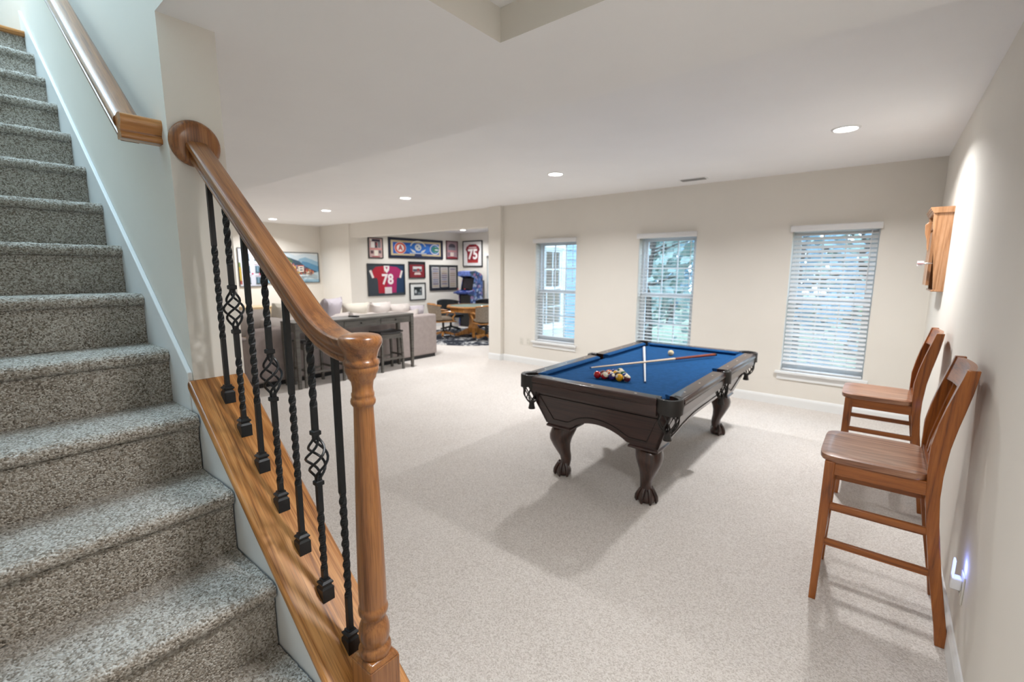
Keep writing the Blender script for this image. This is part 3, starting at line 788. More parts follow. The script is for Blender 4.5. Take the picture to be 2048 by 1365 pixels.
for sx in (-1, 1):
    for sy in (-1, 1):
        pocket(sx * (HX - PC), sy * (HY - PC), math.atan2(sy, sx), rad(128), .086)
    pocket(sx * (HX - .038), 0, 0 if sx > 0 else math.pi, rad(88), .064, True)
# cabinet: four slanted panels with arched lower edges
CTZ, CBZ = TZ - .105, .432
def cab_panel(half_t, half_b, off_t, off_b, axis, sgn, arch):
    """panel spanning +-half; off: distance of plane from centre"""
    b = MB(); n = 28; th = .022
    def pt(u, z, d):
        f = (z - CBZ) / (CTZ - CBZ); hw = half_b + (half_t - half_b) * f; o = (off_b + (off_t - off_b) * f - d) * sgn
        return (u * hw, o, z) if axis == 'Y' else (o, u * hw, z)
    lw = .22 / half_b
    rings = []
    for k in range(n + 1):
        u = -1 + 2 * k / n
        e = 1 - abs(u); zb = CBZ
        if e > lw:
            t = (e - lw) / (1 - lw); zb = CBZ + arch * min(1.0, (1 - (1 - min(1, t * (1.0 if half_b < .6 else 1.8))) ** 2))
        rings.append([pt(u, CTZ, 0), pt(u, zb, 0), pt(u, zb, th), pt(u, CTZ, th)])
    b.sweep(rings, smooth=False)
    o = b.build('cabinet_panel', M['mahog_x'] if axis == 'Y' else M['mahog'], PT)
    # inlaid groove outline
    loop = []
    for u, z in [(-.86, CTZ - .045), (.86, CTZ - .045)]: loop.append(pt(u, z, -.001))
    m_ = 24
    for k in range(m_ + 1):
        u = .80 - 1.60 * k / m_; e = 1 - abs(u); zb = CBZ + .045
        if e > lw:
            t = (e - lw) / (1 - lw); zb = CBZ + .045 + arch * min(1.0, (1 - (1 - min(1, t * (1.0 if half_b < .6 else 1.8))) ** 2))
        loop.append(pt(u, zb, -.001))
    MB().tube(loop, .0042, 6, closed=True).build('inlay_groove', M['groove'], o)
TX, BX, TY_, BY = .555, .446, 1.068, .972
for s in (-1, 1):
    cab_panel(TX, BX, TY_, BY, 'Y', s, .085); cab_panel(TY_, BY, TX, BX, 'X', s, .10)
MB().box(-TX + .01, TX - .01, -TY_ + .01, TY_ - .01, CTZ - .002, bz - .03).build('slate_frame', M['mahog'], PT)
MB().box(-BX + .06, BX - .06, -BY + .06, BY - .06, CBZ + .13, CBZ + .15).build('under_frame', M['groove'], PT)
# legs
LXc, LYc = .340, .866
def leg(sx, sy):
    a = Vector((sx, sy)).normalized()
    secs = [(.402, .088, .000, 2.6), (.372, .092, .010, 2.6), (.335, .089, .026, 2.8), (.295, .078, .034, 3), (.25, .063, .028, 3.2), (.20, .050, .012, 3.2), (.155, .041, -.006, 3), (.12, .038, -.012, 2.6), (.095, .040, -.007, 2.4), (.078, .045, .001, 2.2)]
    rings = []
    for z, w, of, pw in secs:
        ring = []
        for k in range(20):
            t = 2 * math.pi * k / 20; c, s_ = math.cos(t), math.sin(t)
            r_ = w / (abs(c) ** pw + abs(s_) ** pw) ** (1 / pw)
            ring.append((c * r_ + a.x * of, s_ * r_ + a.y * of, z))
        rings.append(ring)
    o = MB().sweep(list(reversed(rings))).build('leg', M['mahog_z'], PT, sharp=70, loc=(sx * LXc, sy * LYc, 0))
    MB().sweep([[(p * w, q * w, z) for p, q in ((-1, -1), (1, -1), (1, 1), (-1, 1))] for w, z in ((.10, .400), (.108, .405), (.108, .418), (.100, .424), (.098, .434))], smooth=False).build('leg_cap', M['mahog'], o, bevel=.003)
    ft = MB(); fo = .008
    cx, cy = a.x * fo, a.y * fo
    ft.lathe([(.040, 0), (.056, .006), (.063, .022), (.063, .040), (.055, .060), (.044, .078), (.040, .09)], (cx, cy, 0), 18)
    for k in range(5):
        t = math.atan2(a.y, a.x) + rad(-104 + 52 * k)
        d = (math.cos(t), math.sin(t))
        ft.tube([(cx + d[0] * .036, cy + d[1] * .036, .098), (cx + d[0] * .052, cy + d[1] * .052, .074), (cx + d[0] * .066, cy + d[1] * .066, .046), (cx + d[0] * .070, cy + d[1] * .070, .020), (cx + d[0] * .066, cy + d[1] * .066, .0)], [.012, .014, .015, .013, .007], 8)
    ft.build('claw_foot', M['mahog_z'], o, sharp=70)
for sx in (-1, 1):
    for sy in (-1, 1): leg(sx, sy)

# ------------------------------------------------------------------ balls
BR = .0286; BZ = bz + BR
def ballmat(name, c, stripe):
    if name in MATS: return MATS[name]
    mt, n, l, b = nt(name)
    tc = n.new('ShaderNodeTexCoord'); sp = n.new('ShaderNodeSeparateXYZ'); l.new(tc.outputs['Object'], sp.inputs[0])
    ab = n.new('ShaderNodeMath'); ab.operation = 'ABSOLUTE'; l.new(sp.outputs['Z'], ab.inputs[0])
    th = n.new('ShaderNodeMath'); th.operation = 'GREATER_THAN'; th.inputs[1].default_value = BR * .55 if stripe else 10; l.new(ab.outputs[0], th.inputs[0])
    # number spot round the local x axis
    yz = n.new('ShaderNodeCombineXYZ'); l.new(sp.outputs['Y'], yz.inputs[0]); l.new(sp.outputs['Z'], yz.inputs[1])
    ln = n.new('ShaderNodeVectorMath'); ln.operation = 'LENGTH'; l.new(yz.outputs[0], ln.inputs[0])
    spot = n.new('ShaderNodeMath'); spot.operation = 'LESS_THAN'; spot.inputs[1].default_value = BR * .42 if name != 'ball_cue' else -1; l.new(ln.outputs['Value'], spot.inputs[0])
    mx = n.new('ShaderNodeMath'); mx.operation = 'MAXIMUM'; l.new(th.outputs[0], mx.inputs[0]); l.new(spot.outputs[0], mx.inputs[1])
    l.new(ramp(n, l, mx.outputs[0], [(.4, lin(c)), (.6, lin((236, 226, 200)))]), b.inputs['Base Color'])
    b.inputs['Roughness'].default_value = .08; b.inputs['Coat Weight'].default_value = .4
    MATS[name] = mt; return mt
BC = {'red': (190, 24, 26), 'yellow': (238, 176, 20), 'purple': (58, 42, 110), 'maroon': (104, 28, 30), 'orange': (222, 96, 36), 'green': (20, 92, 62), 'blue': (28, 62, 140), 'black': (18, 18, 20)}
va = Vector((-1.640, 3.068)); ang_t = math.atan2(3.100 - 3.068, .224)
ex = Vector((math.cos(ang_t), math.sin(ang_t))); ey = Vector((math.cos(ang_t + rad(60)), math.sin(ang_t + rad(60))))
rack = {(0, 0): ('red', 0), (1, 0): ('red', 1), (2, 0): ('purple', 0), (3, 0): ('yellow', 0), (4, 0): ('maroon', 1),
        (0, 1): ('maroon', 0), (1, 1): ('orange', 1), (2, 1): ('black', 0), (3, 1): ('blue', 1),
        (0, 2): ('orange', 0), (1, 2): ('yellow', 1), (2, 2): ('green', 0),
        (0, 3): ('blue', 0), (1, 3): ('purple', 1), (0, 4): ('green', 1)}
rowname = {0: 'in the row nearest the front rail', 1: 'in the second row', 2: 'in the middle row', 3: 'in the fourth row', 4: 'at the far point'}
for (i, j), (cn, stp) in rack.items():
    q = va + ex * (.0574 * i) + ey * (.0574 * j)
    o = MB().sphere((0, 0, 0), BR, 24, 16).build('pool_ball', ballmat('ball_%s_%d' % (cn, stp), BC[cn], stp), sharp=180)
    o.location = (q.x, q.y, BZ); o.rotation_euler = (random.uniform(-.7, .7), random.uniform(-.7, .7), random.uniform(3.6, 6.0))
    tag(o, '%s %s pool ball %s of the rack' % ('white and ' + cn + ' striped' if stp else 'solid', '' if stp else cn, rowname[j]), 'ball', 'racked pool balls')
    o['label'] = ' '.join(o['label'].split())
o = MB().sphere((0, 0, 0), BR, 24, 16).build('pool_ball', ballmat('ball_cue', (236, 216, 176), 0), sharp=180)
o.location = (-1.547, 4.375, BZ); tag(o, 'ivory cue ball lying alone beyond the crossed cues', 'ball')
# ------------------------------------------------------------------ cues
cue_w = wood('maple_cue_shaft', (206, 176, 140), (226, 202, 170), (236, 216, 190), 'X', (0, 0, 0), .3, .4, 60, 4, .03)
cue_r = wood('rosewood_cue_butt', (92, 34, 22), (132, 58, 38), (150, 74, 50), 'X', (0, 0, 0), .25, .5, 60, 4, .03)
cue_wh = plain('white_cue_lacquer', (226, 224, 226), .25, var=.02, coat=.4)
def cue(label, tip, butt, zt_, zb_, shaft, buttm, frac):
    t = Vector((tip[0], tip[1], zt_)); b_ = Vector((butt[0], butt[1], zb_)); L = (b_ - t).length
    r = thing('pool_cue', label, 'pool cue', tuple(t), group='crossed pool cues')
    r.rotation_mode = 'QUATERNION'; r.rotation_quaternion = (b_ - t).to_track_quat('X', 'Z')
    def cone(a, b, ra, rb, mat, name):
        mb = MB().lathe([(ra, a), (rb, b)], n=14); mb.xf(Matrix.Rotation(rad(90), 4, 'Y')); mb.build(name, mat, r)
    cone(0, .010, .006, .0062, flat((60, 90, 130)), 'tip'); cone(.010, .035, .0063, .0065, M['pearl'], 'ferrule')
    cone(.035, L * frac, .0065, .0115, shaft, 'shaft'); cone(L * frac, L * .985, .0115, .0145, buttm, 'butt'); cone(L * .985, L, .0148, .013, M['black'], 'bumper')
cue('pool cue with rosewood butt laid over the white cue', (-1.826, 3.285), (-1.180, 4.56), bz + .022, bz + .030, cue_w, cue_r, .64)
cue('white pool cue lying beneath the other cue', (-1.295, 3.16), (-1.915, 4.60), bz + .0065, bz + .0155, cue_wh, cue_wh, .6)

# ================================================================== BAR STOOLS
def stool(label, dy, rz=0):
    """local: origin on floor under the seat centre; back toward +x"""
    r = thing('bar_stool', label, 'bar stool', (.045, 2.73 + dy, 0), rz, 'wooden bar stools along the right wall')
    ox, oy = -.045, -2.73
    SZ = .755
    # seat: rounded, gently scooped
    b = MB(); nx, ny = 18, 18; top = []; bot = []
    def edge(u, v):
        # superellipse outline
        x0, x1 = -.158, .238; y0, y1 = 2.505, 2.955
        cx, cy = (x0 + x1) / 2, (y0 + y1) / 2
        th = math.atan2(v, u); pw = 7
        c, s_ = math.cos(th), math.sin(th); lim = 1 / (abs(c) ** pw + abs(s_) ** pw) ** (1 / pw)
        rr = max(abs(u), abs(v)); k = rr * lim
        return cx + c * k * (x1 - x0) / 2 * (1.0), cy + s_ * k * (y1 - y0) / 2 * (1 - .05 * (c * k + 1) / 2 * 0)
    vs = []
    for i in range(nx + 1):
        for j in range(ny + 1):
            u, v = -1 + 2 * i / nx, -1 + 2 * j / ny
            x, y = edge(u, v)
            rr = max(abs(u), abs(v))
            z = SZ - .010 * (1 - v * v) * (1 - (u * .8 - .1) ** 2) - (.006 if rr > .999 else 0)
            vs.append((x + ox, y + oy, z))
    fs = [(i * (ny + 1) + j, (i + 1) * (ny + 1) + j, (i + 1) * (ny + 1) + j + 1, i * (ny + 1) + j + 1) for i in range(nx) for j in range(ny)]
    b.add(vs, fs, True)
    rim = [i * (ny + 1) for i in range(nx + 1)] + [nx * (ny + 1) + j for j in range(1, ny + 1)] + [i * (ny + 1) + ny for i in range(nx - 1, -1, -1)] + [j for j in range(ny - 1, 0, -1)]
    n = len(rim); o = len(b.v)
    low = [(vs[k][0], vs[k][1], SZ - .028) for k in rim]; low2 = [((vs[k][0] - .0) * .985, vs[k][1] * .985, SZ - .034) for k in rim]
    b.v += low + low2
    for k in range(n):
        b.f.append((rim[(k + 1) % n], rim[k], o + k, o + (k + 1) % n)); b.f.append((o + (k + 1) % n, o + k, o + n + k, o + n + (k + 1) % n)); b.mi += [0, 0]; b.smooth += [True, True]
    b.f.append(tuple(o + n + k for k in range(n))); b.mi.append(0); b.smooth.append(False)
    b.build('seat', M['stool_seat'], r, sharp=50)
    L = lambda x, y, z: (x + ox, y + oy, z)
    yn, yf = 2.528, 2.932
    for y in (yn, yf):
        # front leg, tapered
        s = MB()
        s.sweep([[L(-.112 + dx * w - sp, y + dy_ * w, z) for dx, dy_ in ((-1, -1), (1, -1), (1, 1), (-1, 1))] for z, w, sp in ((0, .0145, .012), (.45, .019, .004), (SZ - .034, .0205, .0))], smooth=False)
        s.build('front_leg', M['stool_z'], r, bevel=.003)
        # rear leg and back post, one S curved board
        pth = [(0, .344, .0195), (.08, .3345, .0205), (.325, .2925, .0208), (.54, .262, .0215), (.66, .2505, .0225), (.76, .2475, .0255), (.88, .2515, .0300), (.975, .266, .0300), (1.05, .281, .0290), (1.12, .296, .0260), (1.18, .308, .0220), (1.215, .3135, .0195)]
        s = MB(); s.sweep([[L(x + dx * w, y + dy_ * .0175, z) for dx, dy_ in ((-1, -1), (1, -1), (1, 1), (-1, 1))] for z, x, w in pth], smooth=True)
        s.build('rear_post', M['stool_z'], r, bevel=.003, sharp=50)
    # apron boards
    za, zb2 = SZ - .095, SZ - .034
    for y in (yn, yf): MB().box(-.10 + ox, .235 + ox, y - .011 + oy, y + .011 + oy, za, zb2).build('apron', M['stool_x'], r)
    MB().box(-.122 + ox, -.10 + ox, yn + oy, yf + oy, za, zb2).build('apron', M['stool_y'], r)
    # stretchers
    for y in (yn, yf):
        for z, w in ((.50, .030), (.315, .030)):
            MB().bar(L(-.112, y, z), L(.272 if z > .4 else .285, y, z), .020, w).build('stretcher', M['stool_x'], r, bevel=.002)
    MB().bar(L(-.116, yn, .27), L(-.116, yf, .27), .02, .036).build('foot_rail', M['stool_y'], r, bevel=.002)
    MB().bar(L(.27, yn, .50), L(.27, yf, .50), .02, .03).build('stretcher', M['stool_y'], r, bevel=.002)
    # back: top rail curved, slats
    s = MB(); rings = []
    for k in range(13):
        t = -1 + 2 * k / 12; y = 2.73 + t * .188; bow = .022 * (1 - t * t)
        zt_ = 1.212 - .0 ; zb_ = 1.105
        rings.append([L(.283 + bow - .011, y, zb_), L(.292 + bow + .009, y, zb_), L(.320 + bow, y, zt_), L(.298 + bow, y, zt_)])
    s.sweep(rings, smooth=True); s.build('top_rail', M['stool_y'], r, sharp=35)
    MB().box(.226 + ox, .25 + ox, yn + .01 + oy, yf - .01 + oy, SZ - .004, SZ + .016).build('lower_back_rail', M['stool_y'], r)
    for k in range(5):
        y = 2.73 + (k - 2) * .066; t = (k - 2) / 2.9; bow = .022 * (1 - t * t)
        pth = [(SZ - .002, .240, 0), (.82, .242, .3), (.90, .252, .7), (1.0, .270, .9), (1.09, .288, 1), (1.125, .294, 1)]
        s = MB(); s.sweep([[L(x + bow * f + dx * .006, y + dy_ * .019, z) for dx, dy_ in ((-1, -1), (1, -1), (1, 1), (-1, 1))] for z, x, f in pth], smooth=True)
        s.build('back_slat', M['stool_z'], r, sharp=50)
    return r
stool('wooden bar stool nearest the camera, against the right wall', 0)
stool('wooden bar stool behind the other, closer to the back wall window', 1.405)

# ================================================================== RIGHT WALL THINGS
wr = wood('honey_rack_wood', (142, 96, 60), (178, 130, 90), (196, 150, 112), 'Z', (0, 0, 0), .4, .25, 60, 5, .06)
RK = thing('wall_cabinet', 'honey wood dartboard cabinet hung high on the right wall', 'cabinet', (XR, 5.20, 1.46))
def side_prof(): return [(-.064, 0), (0, 0), (0, .60), (-.118, .60), (-.116, .52), (-.10, .40), (-.085, .25), (-.070, .08)]
for y in (-.25, .23): MB().prism(side_prof(), 'Y', y, y + .02).build('side_panel', wr, RK, bevel=.002)
MB().box(-.012, 0, -.23, .23, .01, .60).build('back_panel', wr, RK)
MB().prism([(-.118, .60), (-.124, .606), (-.124, .612), (-.134, .622), (-.134, .63), (-.140, .636), (-.140, .645), (0, .645), (0, .60)], 'Y', -.262, .262).build('crown', wr, RK)
MB().box(-.075, 0, -.255, .255, -.014, 0).build('bottom_shelf', wr, RK, bevel=.003)
MB().box(-.10, -.085, -.23, .23, .49, .56).build('arched_header', wr, RK, bevel=.004)
for s in (-1, 1):
    d = MB().box(-.020, 0, 0, .19, .035, .46).build('door', wr, RK, loc=(-.088 if s < 0 else -.088, s * .20 - (.0 if s < 0 else .19), .0))
MB().prism([(-.155, .52), (-.135, .54), (-.118, .54), (-.118, .30), (-.128, .33), (-.135, .40), (-.15, .45)], 'Y', -.15, -.12).build('scroll_bracket', wr, RK, bevel=.003)
kn = thing('dart', 'red and white dart stuck out from the dartboard cabinet', 'dart', (XR - .092, 4.965, 1.67))
q = MB().lathe([(.0005, -.02), (.002, .005), (.006, .008), (.007, .03), (.004, .035), (.003, .05)], n=10); q.xf(Matrix.Rotation(rad(-90), 4, 'Y')); q.build('barrel', M['chrome'], kn)
MB().box(-.085, -.045, -.001, .001, -.02, .02).build('flight', flat((226, 226, 230)), kn)
MB().box(-.085, -.045, -.02, .02, -.001, .001).build('flight', flat((190, 30, 36)), kn)

NL = thing('night_light', 'small plug-in night light glowing blue on the right wall', 'night light', (XR - .006, 2.46, .37))
MB().box(-.035, 0, -.022, .022, -.05, .0).build('housing', plain('white_plastic', (232, 232, 232), .35), NL, bevel=.006)
gp = MB(); gp.prism([(-.020, 0), (.020, 0), (.020, .055), (.010, .075), (-.020, .075)], 'X', -.031, -.026); gp.build('light_panel', emit('blue_glow', (.42, .5, 1.0), 1.1), NL)
d = bpy.data.lights.new('glow', 'POINT'); d.energy = .13; d.color = (.25, .35, 1.0); d.shadow_soft_size = .02
o = bpy.data.objects.new('glow', d); COL.objects.link(o); o.parent = NL; o.location = (-.016, 0, .055)
pl = plate('white outlet low on the right wall, holding the night light', (XR, 2.46, .33), 0, 'outlet'); pl.rotation_euler = (0, 0, rad(-90))

# ================================================================== LIVING AREA
def cushion(w, d, h, puff=.35, seed=0, n=12):
    """pillow shape: w (x), d (y), thickness h (z), centred"""
    rnd = random.Random(seed); b = MB(); vs = []
    for s in (1, -1):
        for i in range(n + 1):
            for j in range(n + 1):
                u, v = -1 + 2 * i / n, -1 + 2 * j / n
                k = max(0, (1 - abs(u) ** 2.6)) * max(0, (1 - abs(v) ** 2.6))
                pin = 1 - .07 * (u * u * v * v) * 0 - .05 * (1 - abs(u)) * abs(v) ** 3 * 0
                x = u * w / 2 * (1 - .10 * (1 - v * v) * abs(u)); y = v * d / 2 * (1 - .10 * (1 - u * u) * abs(v))
                vs.append((x, y, s * h / 2 * k ** (.5 + puff) + rnd.uniform(-.004, .004)))
    N = (n + 1) ** 2; fs = []
    for i in range(n):
        for j in range(n):
            a = i * (n + 1) + j
            fs.append((a, a + n + 1, a + n + 2, a + 1)); fs.append((N + a, N + a + 1, N + a + n + 2, N + a + n + 1))
    b.add(vs, fs, True); return b
SOX = -6.46
SF = thing('sectional_sofa', 'taupe upholstered sofa seen from behind, beyond the console table', 'sofa', (SOX, 4.1, 0))
# local: back plane at x=0, sofa extends to -x; y from -1.62 to 1.62
MB().box(-.24, 0, -1.62, 1.62, .06, .80).build('back_frame', M['sofa'], SF, bevel=.03, seg=3)
MB().box(-1.0, -.2, -1.6, 1.6, .06, .30).build('base', M['sofa'], SF, bevel=.02)
MB().box(-.98, -.02, -1.58, 1.58, .0, .06).build('plinth', M['black'], SF)
for s in (-1, 1): MB().box(-1.0, -.2, s * 1.62 - (.2 if s > 0 else 0), s * 1.62 + (.2 if s < 0 else 0), .06, .62).build('arm', M['sofa'], SF, bevel=.03, seg=3)
for k in range(4):
    y = -1.07 + k * .715
    MB().box(-.98, -.24, y - .35, y + .35, .30, .47).build('seat_cushion', M['sofa'], SF, bevel=.035, seg=3)
    c = cushion(.62, .72, .30, -.05, k, 16).xf(Matrix.Translation((-.37, y, .66 - .02 * k)) @ Matrix.Rotation(rad(-74), 4, 'Y')); c.build('back_cushion', M['pillow'], SF)
for (lab, y, z, x, sz, mt, tilt, rot) in [
    ('lilac grey throw pillow standing tallest on the sofa, beside the handrail end', 3.80, .93, -.40, .52, M['pillow3'], 70, 30),
    ('cream throw pillow on the sofa behind the remote control', 4.27, .86, -.42, .46, M['pillow2'], 70, -14),
    ('pale rumpled throw pillow in the middle of the sofa back', 4.72, .85, -.40, .46, M['pillow'], 70, 6),
    ('pale grey pillow slumped on the sofa toward its far end', 5.14, .80, -.42, .46, M['pillow'], 66, -8),
    ('greyish pillow lying low at the far end of the sofa', 5.52, .75, -.44, .44, M['pillow3'], 64, 10),
    ('cream pillow on the near end of the sofa, seen between the balusters', 3.12, .90, -.40, .50, M['pillow2'], 72, 8),
    ('white pillow at the very left end of the sofa', 2.62, .86, -.42, .44, M['pillow'], 68, -10)]:
    p = cushion(sz, sz, .24, -.1, int(y * 100)).build('throw_pillow', mt)
    p.matrix_world = Matrix.Translation((SOX + x, y, z)) @ Matrix.Rotation(rad(rot), 4, 'Z') @ Matrix.Rotation(rad(-tilt), 4, 'Y')
    tag(p, lab, 'pillow', 'throw pillows on the sofa')

CN = thing('console_table', 'long grey wood console table behind the sofa', 'console table', (-6.19, 3.81, 0))
cw, cl = .21, .985
MB().box(-cw, cw, -cl, cl, .88, .908).build('table_top', M['console'], CN, bevel=.004)
MB().box(-cw + .02, cw - .012, -cl + .03, cl - .03, .77, .88).build('apron_box', M['console'], CN)
for y in (-.62, 0, .62):
    dr = MB().box(cw - .012, cw - .004, y - .27, y + .27, .785, .868).build('drawer_front', M['console'], CN, bevel=.002)
    kb = MB().lathe([(.006, 0), (.006, .010), (.013, .016), (.011, .024), (.0005, .026)], n=14); kb.xf(Matrix.Rotation(rad(90), 4, 'Y')); kb.xf(Matrix.Translation((cw - .004, y, .828))); kb.build('knob', M['dark_metal'], dr)
for sx in (-1, 1):
    for sy in (-1, 1):
        x, y = sx * (cw - .03), sy * (cl - .03)
        MB().sweep([[(x + a * w, y + b * w, z) for a, b in ((-1, -1), (1, -1), (1, 1), (-1, 1))] for z, w in ((0, .020), (.75, .029), (.88, .029))], smooth=False).build('leg', M['console'], CN, bevel=.003)
def counter_stool(label, y):
    r = thing('counter_stool', label, 'stool', (-6.17, y, 0), group='grey backless stools at the console table')
    s = MB(); n = 10; rings = []
    for k in range(n + 1):
        t = -1 + 2 * k / n; z = .60 + .018 * t * t
        rings.append([(-.165, t * .215, z), (.165, t * .215, z), (.165, t * .215, z + .028), (-.165, t * .215, z + .028)])
    s.sweep(rings, smooth=False); s.build('seat', M['cushion_dark'], r, bevel=.006)
    for sx in (-1, 1):
        for sy in (-1, 1):
            MB().bar((sx * .155, sy * .205, 0), (sx * .14, sy * .185, .60), .034, .034, up=(1, 0, 0)).build('leg', M['console'], r, bevel=.003)
    for sx in (-1, 1): MB().bar((sx * .143, -.19, .56), (sx * .143, .19, .56), .02, .07).build('apron', M['console'], r); MB().bar((sx * .150, -.2, .20), (sx * .150, .2, .20), .018, .03).build('stretcher', M['console'], r)
    for sy in (-1, 1): MB().bar((-.14, sy * .19, .56), (.14, sy * .19, .56), .02, .07).build('apron', M['console'], r); MB().bar((-.15, sy * .199, .24), (.15, sy * .199, .24), .018, .03).build('stretcher', M['console'], r)
    return r
counter_stool('grey backless stool under the console, nearest the alcove end', 4.38)
counter_stool('grey backless stool under the console, the middle one, seen behind the newel', 3.72)
counter_stool('grey backless stool under the console, farthest left behind the balusters', 3.15)
RM = thing('remote_control', 'black remote control lying on the grey console table', 'remote', (-6.15, 3.80, .908), rad(100))
MB().box(-.025, .025, -.095, .095, 0, .02).build('body', M['black'], RM, bevel=.006)
for i in range(3):
    for j in range(5): MB().box(-.016 + i * .012, -.008 + i * .012, -.07 + j * .022, -.058 + j * .022, .02, .022).build('button', flat((90, 90, 95)), RM)

NS = thing('side_cabinet', 'light wood side cabinet against the left wall, glimpsed between balusters', 'cabinet', (-11.1, 4.38, 0))
MB().box(-.24, .24, -.28, .28, .08, .76).build('body', plain('pale_beech', (204, 178, 140), .5, var=.08, vscale=5), NS, bevel=.004)
MB().box(-.26, .26, -.30, .30, .76, .785).build('top', plain('pale_beech', (204, 178, 140)), NS, bevel=.004)
for z in (.14, .34, .55):
    f = MB().box(.24, .252, -.25, .25, z, z + .17).build('drawer_front', plain('pale_beech2', (214, 190, 152), .5), NS, bevel=.003)
    MB().box(.252, .27, -.05, .05, z + .08, z + .095).build('handle', M['chrome'], f)
for a in (-1, 1):
    for b_ in (-1, 1): MB().box(a * .2 - .02, a * .2 + .02, b_ * .24 - .02, b_ * .24 + .02, 0, .08).build('foot', M['goak_z'], NS)

# ------------------------------------------------------------------ pictures (flat art built as thin layered shapes)
def picture(name, label, cat, W, H, frame_w, frame_mat, back, layers, loc, rz, group=None, glazed=False, depth=.03, texts=()):
    """local: x right, z up, faces -y; layers: (colour, polygon in 0..1 coords)"""
    r = thing(name, label, cat, loc, rz, group)
    if frame_w:
        w = frame_w
        for (a, b, c, d) in ((-W / 2, W / 2, H / 2 - w, H / 2), (-W / 2, W / 2, -H / 2, -H / 2 + w), (-W / 2, -W / 2 + w, -H / 2 + w, H / 2 - w), (W / 2 - w, W / 2, -H / 2 + w, H / 2 - w)):
            MB().box(a, b, -depth, 0, c, d).build('frame_rail', frame_mat, r, bevel=.003)
    iw, ih = W - 2 * frame_w, H - 2 * frame_w
    y0 = -depth * .45 if frame_w else -depth
    MB().box(-iw / 2, iw / 2, y0, 0, -ih / 2, ih / 2).build('backing', flat(back), r)
    if layers:
        cols = []; b = MB()
        for k, (c, poly) in enumerate(layers):
            if c not in cols: cols.append(c)
            pts = [(-iw / 2 + p[0] * iw, -ih / 2 + p[1] * ih) for p in poly]
            y = y0 - .0004 * (k + 1)
            vs = [(p[0], y, p[1]) for p in pts]
            area = sum(pts[i][0] * pts[(i + 1) % len(pts)][1] - pts[(i + 1) % len(pts)][0] * pts[i][1] for i in range(len(pts)))
            f = tuple(range(len(pts)))
            b.add(vs, [f if area > 0 else tuple(reversed(f))], mi=cols.index(c))
        stuff(b.build('print', [flat(c) for c in cols], r))
    yk = y0 - .0004 * (len(layers) + 2)
    for (txt, size, c, cx, cz, off) in texts:
        me = text_mesh(txt, size, off); me.materials.clear(); me.materials.append(flat(c))
        o = bpy.data.objects.new('lettering', me); COL.objects.link(o); o.parent = r
        o.location = (-iw / 2 + cx * iw, yk - .001, -ih / 2 + cz * ih); o.rotation_euler = (rad(90), 0, 0)
    if glazed: MB().box(-iw / 2, iw / 2, -depth * .86, -depth * .83, -ih / 2, ih / 2).build('glazing', M['frameglass'], r)
    return r
def rect(x0, y0, x1, y1): return [(x0, y0), (x1, y0), (x1, y1), (x0, y1)]
def ell(cx, cy, rx, ry, n=20, a0=0, a1=360): return [(cx + rx * math.cos(rad(a0 + (a1 - a0) * k / (n if a1 - a0 < 360 else n))), cy + ry * math.sin(rad(a0 + (a1 - a0) * k / n))) for k in range(n + (1 if a1 - a0 < 360 else 0))]
def arcband(cx, cy, rx, ry, t, a0, a1, n=16):
    o = [(cx + rx * math.cos(rad(a0 + (a1 - a0) * k / n)), cy + ry * math.sin(rad(a0 + (a1 - a0) * k / n))) for k in range(n + 1)]
    i_ = [(cx + (rx - t * rx) * math.cos(rad(a0 + (a1 - a0) * k / n)), cy + (ry - t * ry) * math.sin(rad(a0 + (a1 - a0) * k / n))) for k in range(n, -1, -1)]
    return o + i_
blackf = plain('black_frame', (24, 25, 30), .35)
E = rad(90)   # hung on a wall facing +x
# --- seaside village canvas on the left wall
rnd = random.Random(3)
ly_ = [((206, 220, 228), rect(0, .45, 1, 1)), ((226, 232, 234), [(.55, .9), (.75, .98), (1, .92), (1, 1), (.4, 1)]), ((150, 186, 208), [(.5, .5), (.62, .8), (.74, .86), (.88, .78), (1, .7), (1, .4), (.5, .4)]), ((96, 150, 186), [(.58, .45), (.68, .72), (.8, .68), (1, .55), (1, .38), (.58, .38)]),
       ((150, 186, 206), rect(0, 0, 1, .38)), ((196, 216, 226), rect(.6, .1, 1, .34)), ((70, 92, 110), [(.3, .36), (.3, .93), (.45, .82), (.62, .72), (.72, .55), (.86, .44), (.98, .36), (.9, .33), (.6, .30)]),
       ((92, 112, 82), [(.3, .7), (.42, .84), (.5, .7), (.42, .6)]), ((120, 116, 100), [(0, .2), (0, 1), (.2, 1), (.34, .9), (.4, .6), (.36, .2)])]
pal = [(214, 150, 122), (226, 196, 160), (200, 96, 76), (236, 226, 208), (226, 186, 96), (190, 120, 130), (160, 132, 150), (120, 96, 90)]
for k in range(120):
    t = rnd.random(); x = .34 + .50 * t; y = .24 + (rnd.random()) * (.44 - .34 * t); w = rnd.uniform(.018, .042); h = rnd.uniform(.04, .09)
    ly_.append((rnd.choice(pal), rect(x, y, x + w, y + h)))
    ly_.append(((168, 76, 58), [(x - .005, y + h), (x + w + .005, y + h), (x + w / 2, y + h + .03)])) if rnd.random() < .4 else ly_.append(((80, 84, 96), rect(x + w * .35, y + h * .3, x + w * .6, y + h * .7)))
ly_ += [((232, 226, 216), rect(.56, .36, .66, .56)), ((196, 84, 70), rect(.55, .55, .67, .58)), ((90, 84, 86), rect(.58, .40, .64, .44)), ((90, 84, 86), rect(.58, .48, .64, .52)), ((216, 226, 230), rect(.45, .22, .75, .26))]
picture('village_painting', 'framed painting of a colourful seaside village and lake on the left wall', 'painting', 1.30, .75, .012, blackf, (170, 196, 210), ly_, (XL + .001, 5.44, 1.665), E, 'paintings on the left wall')
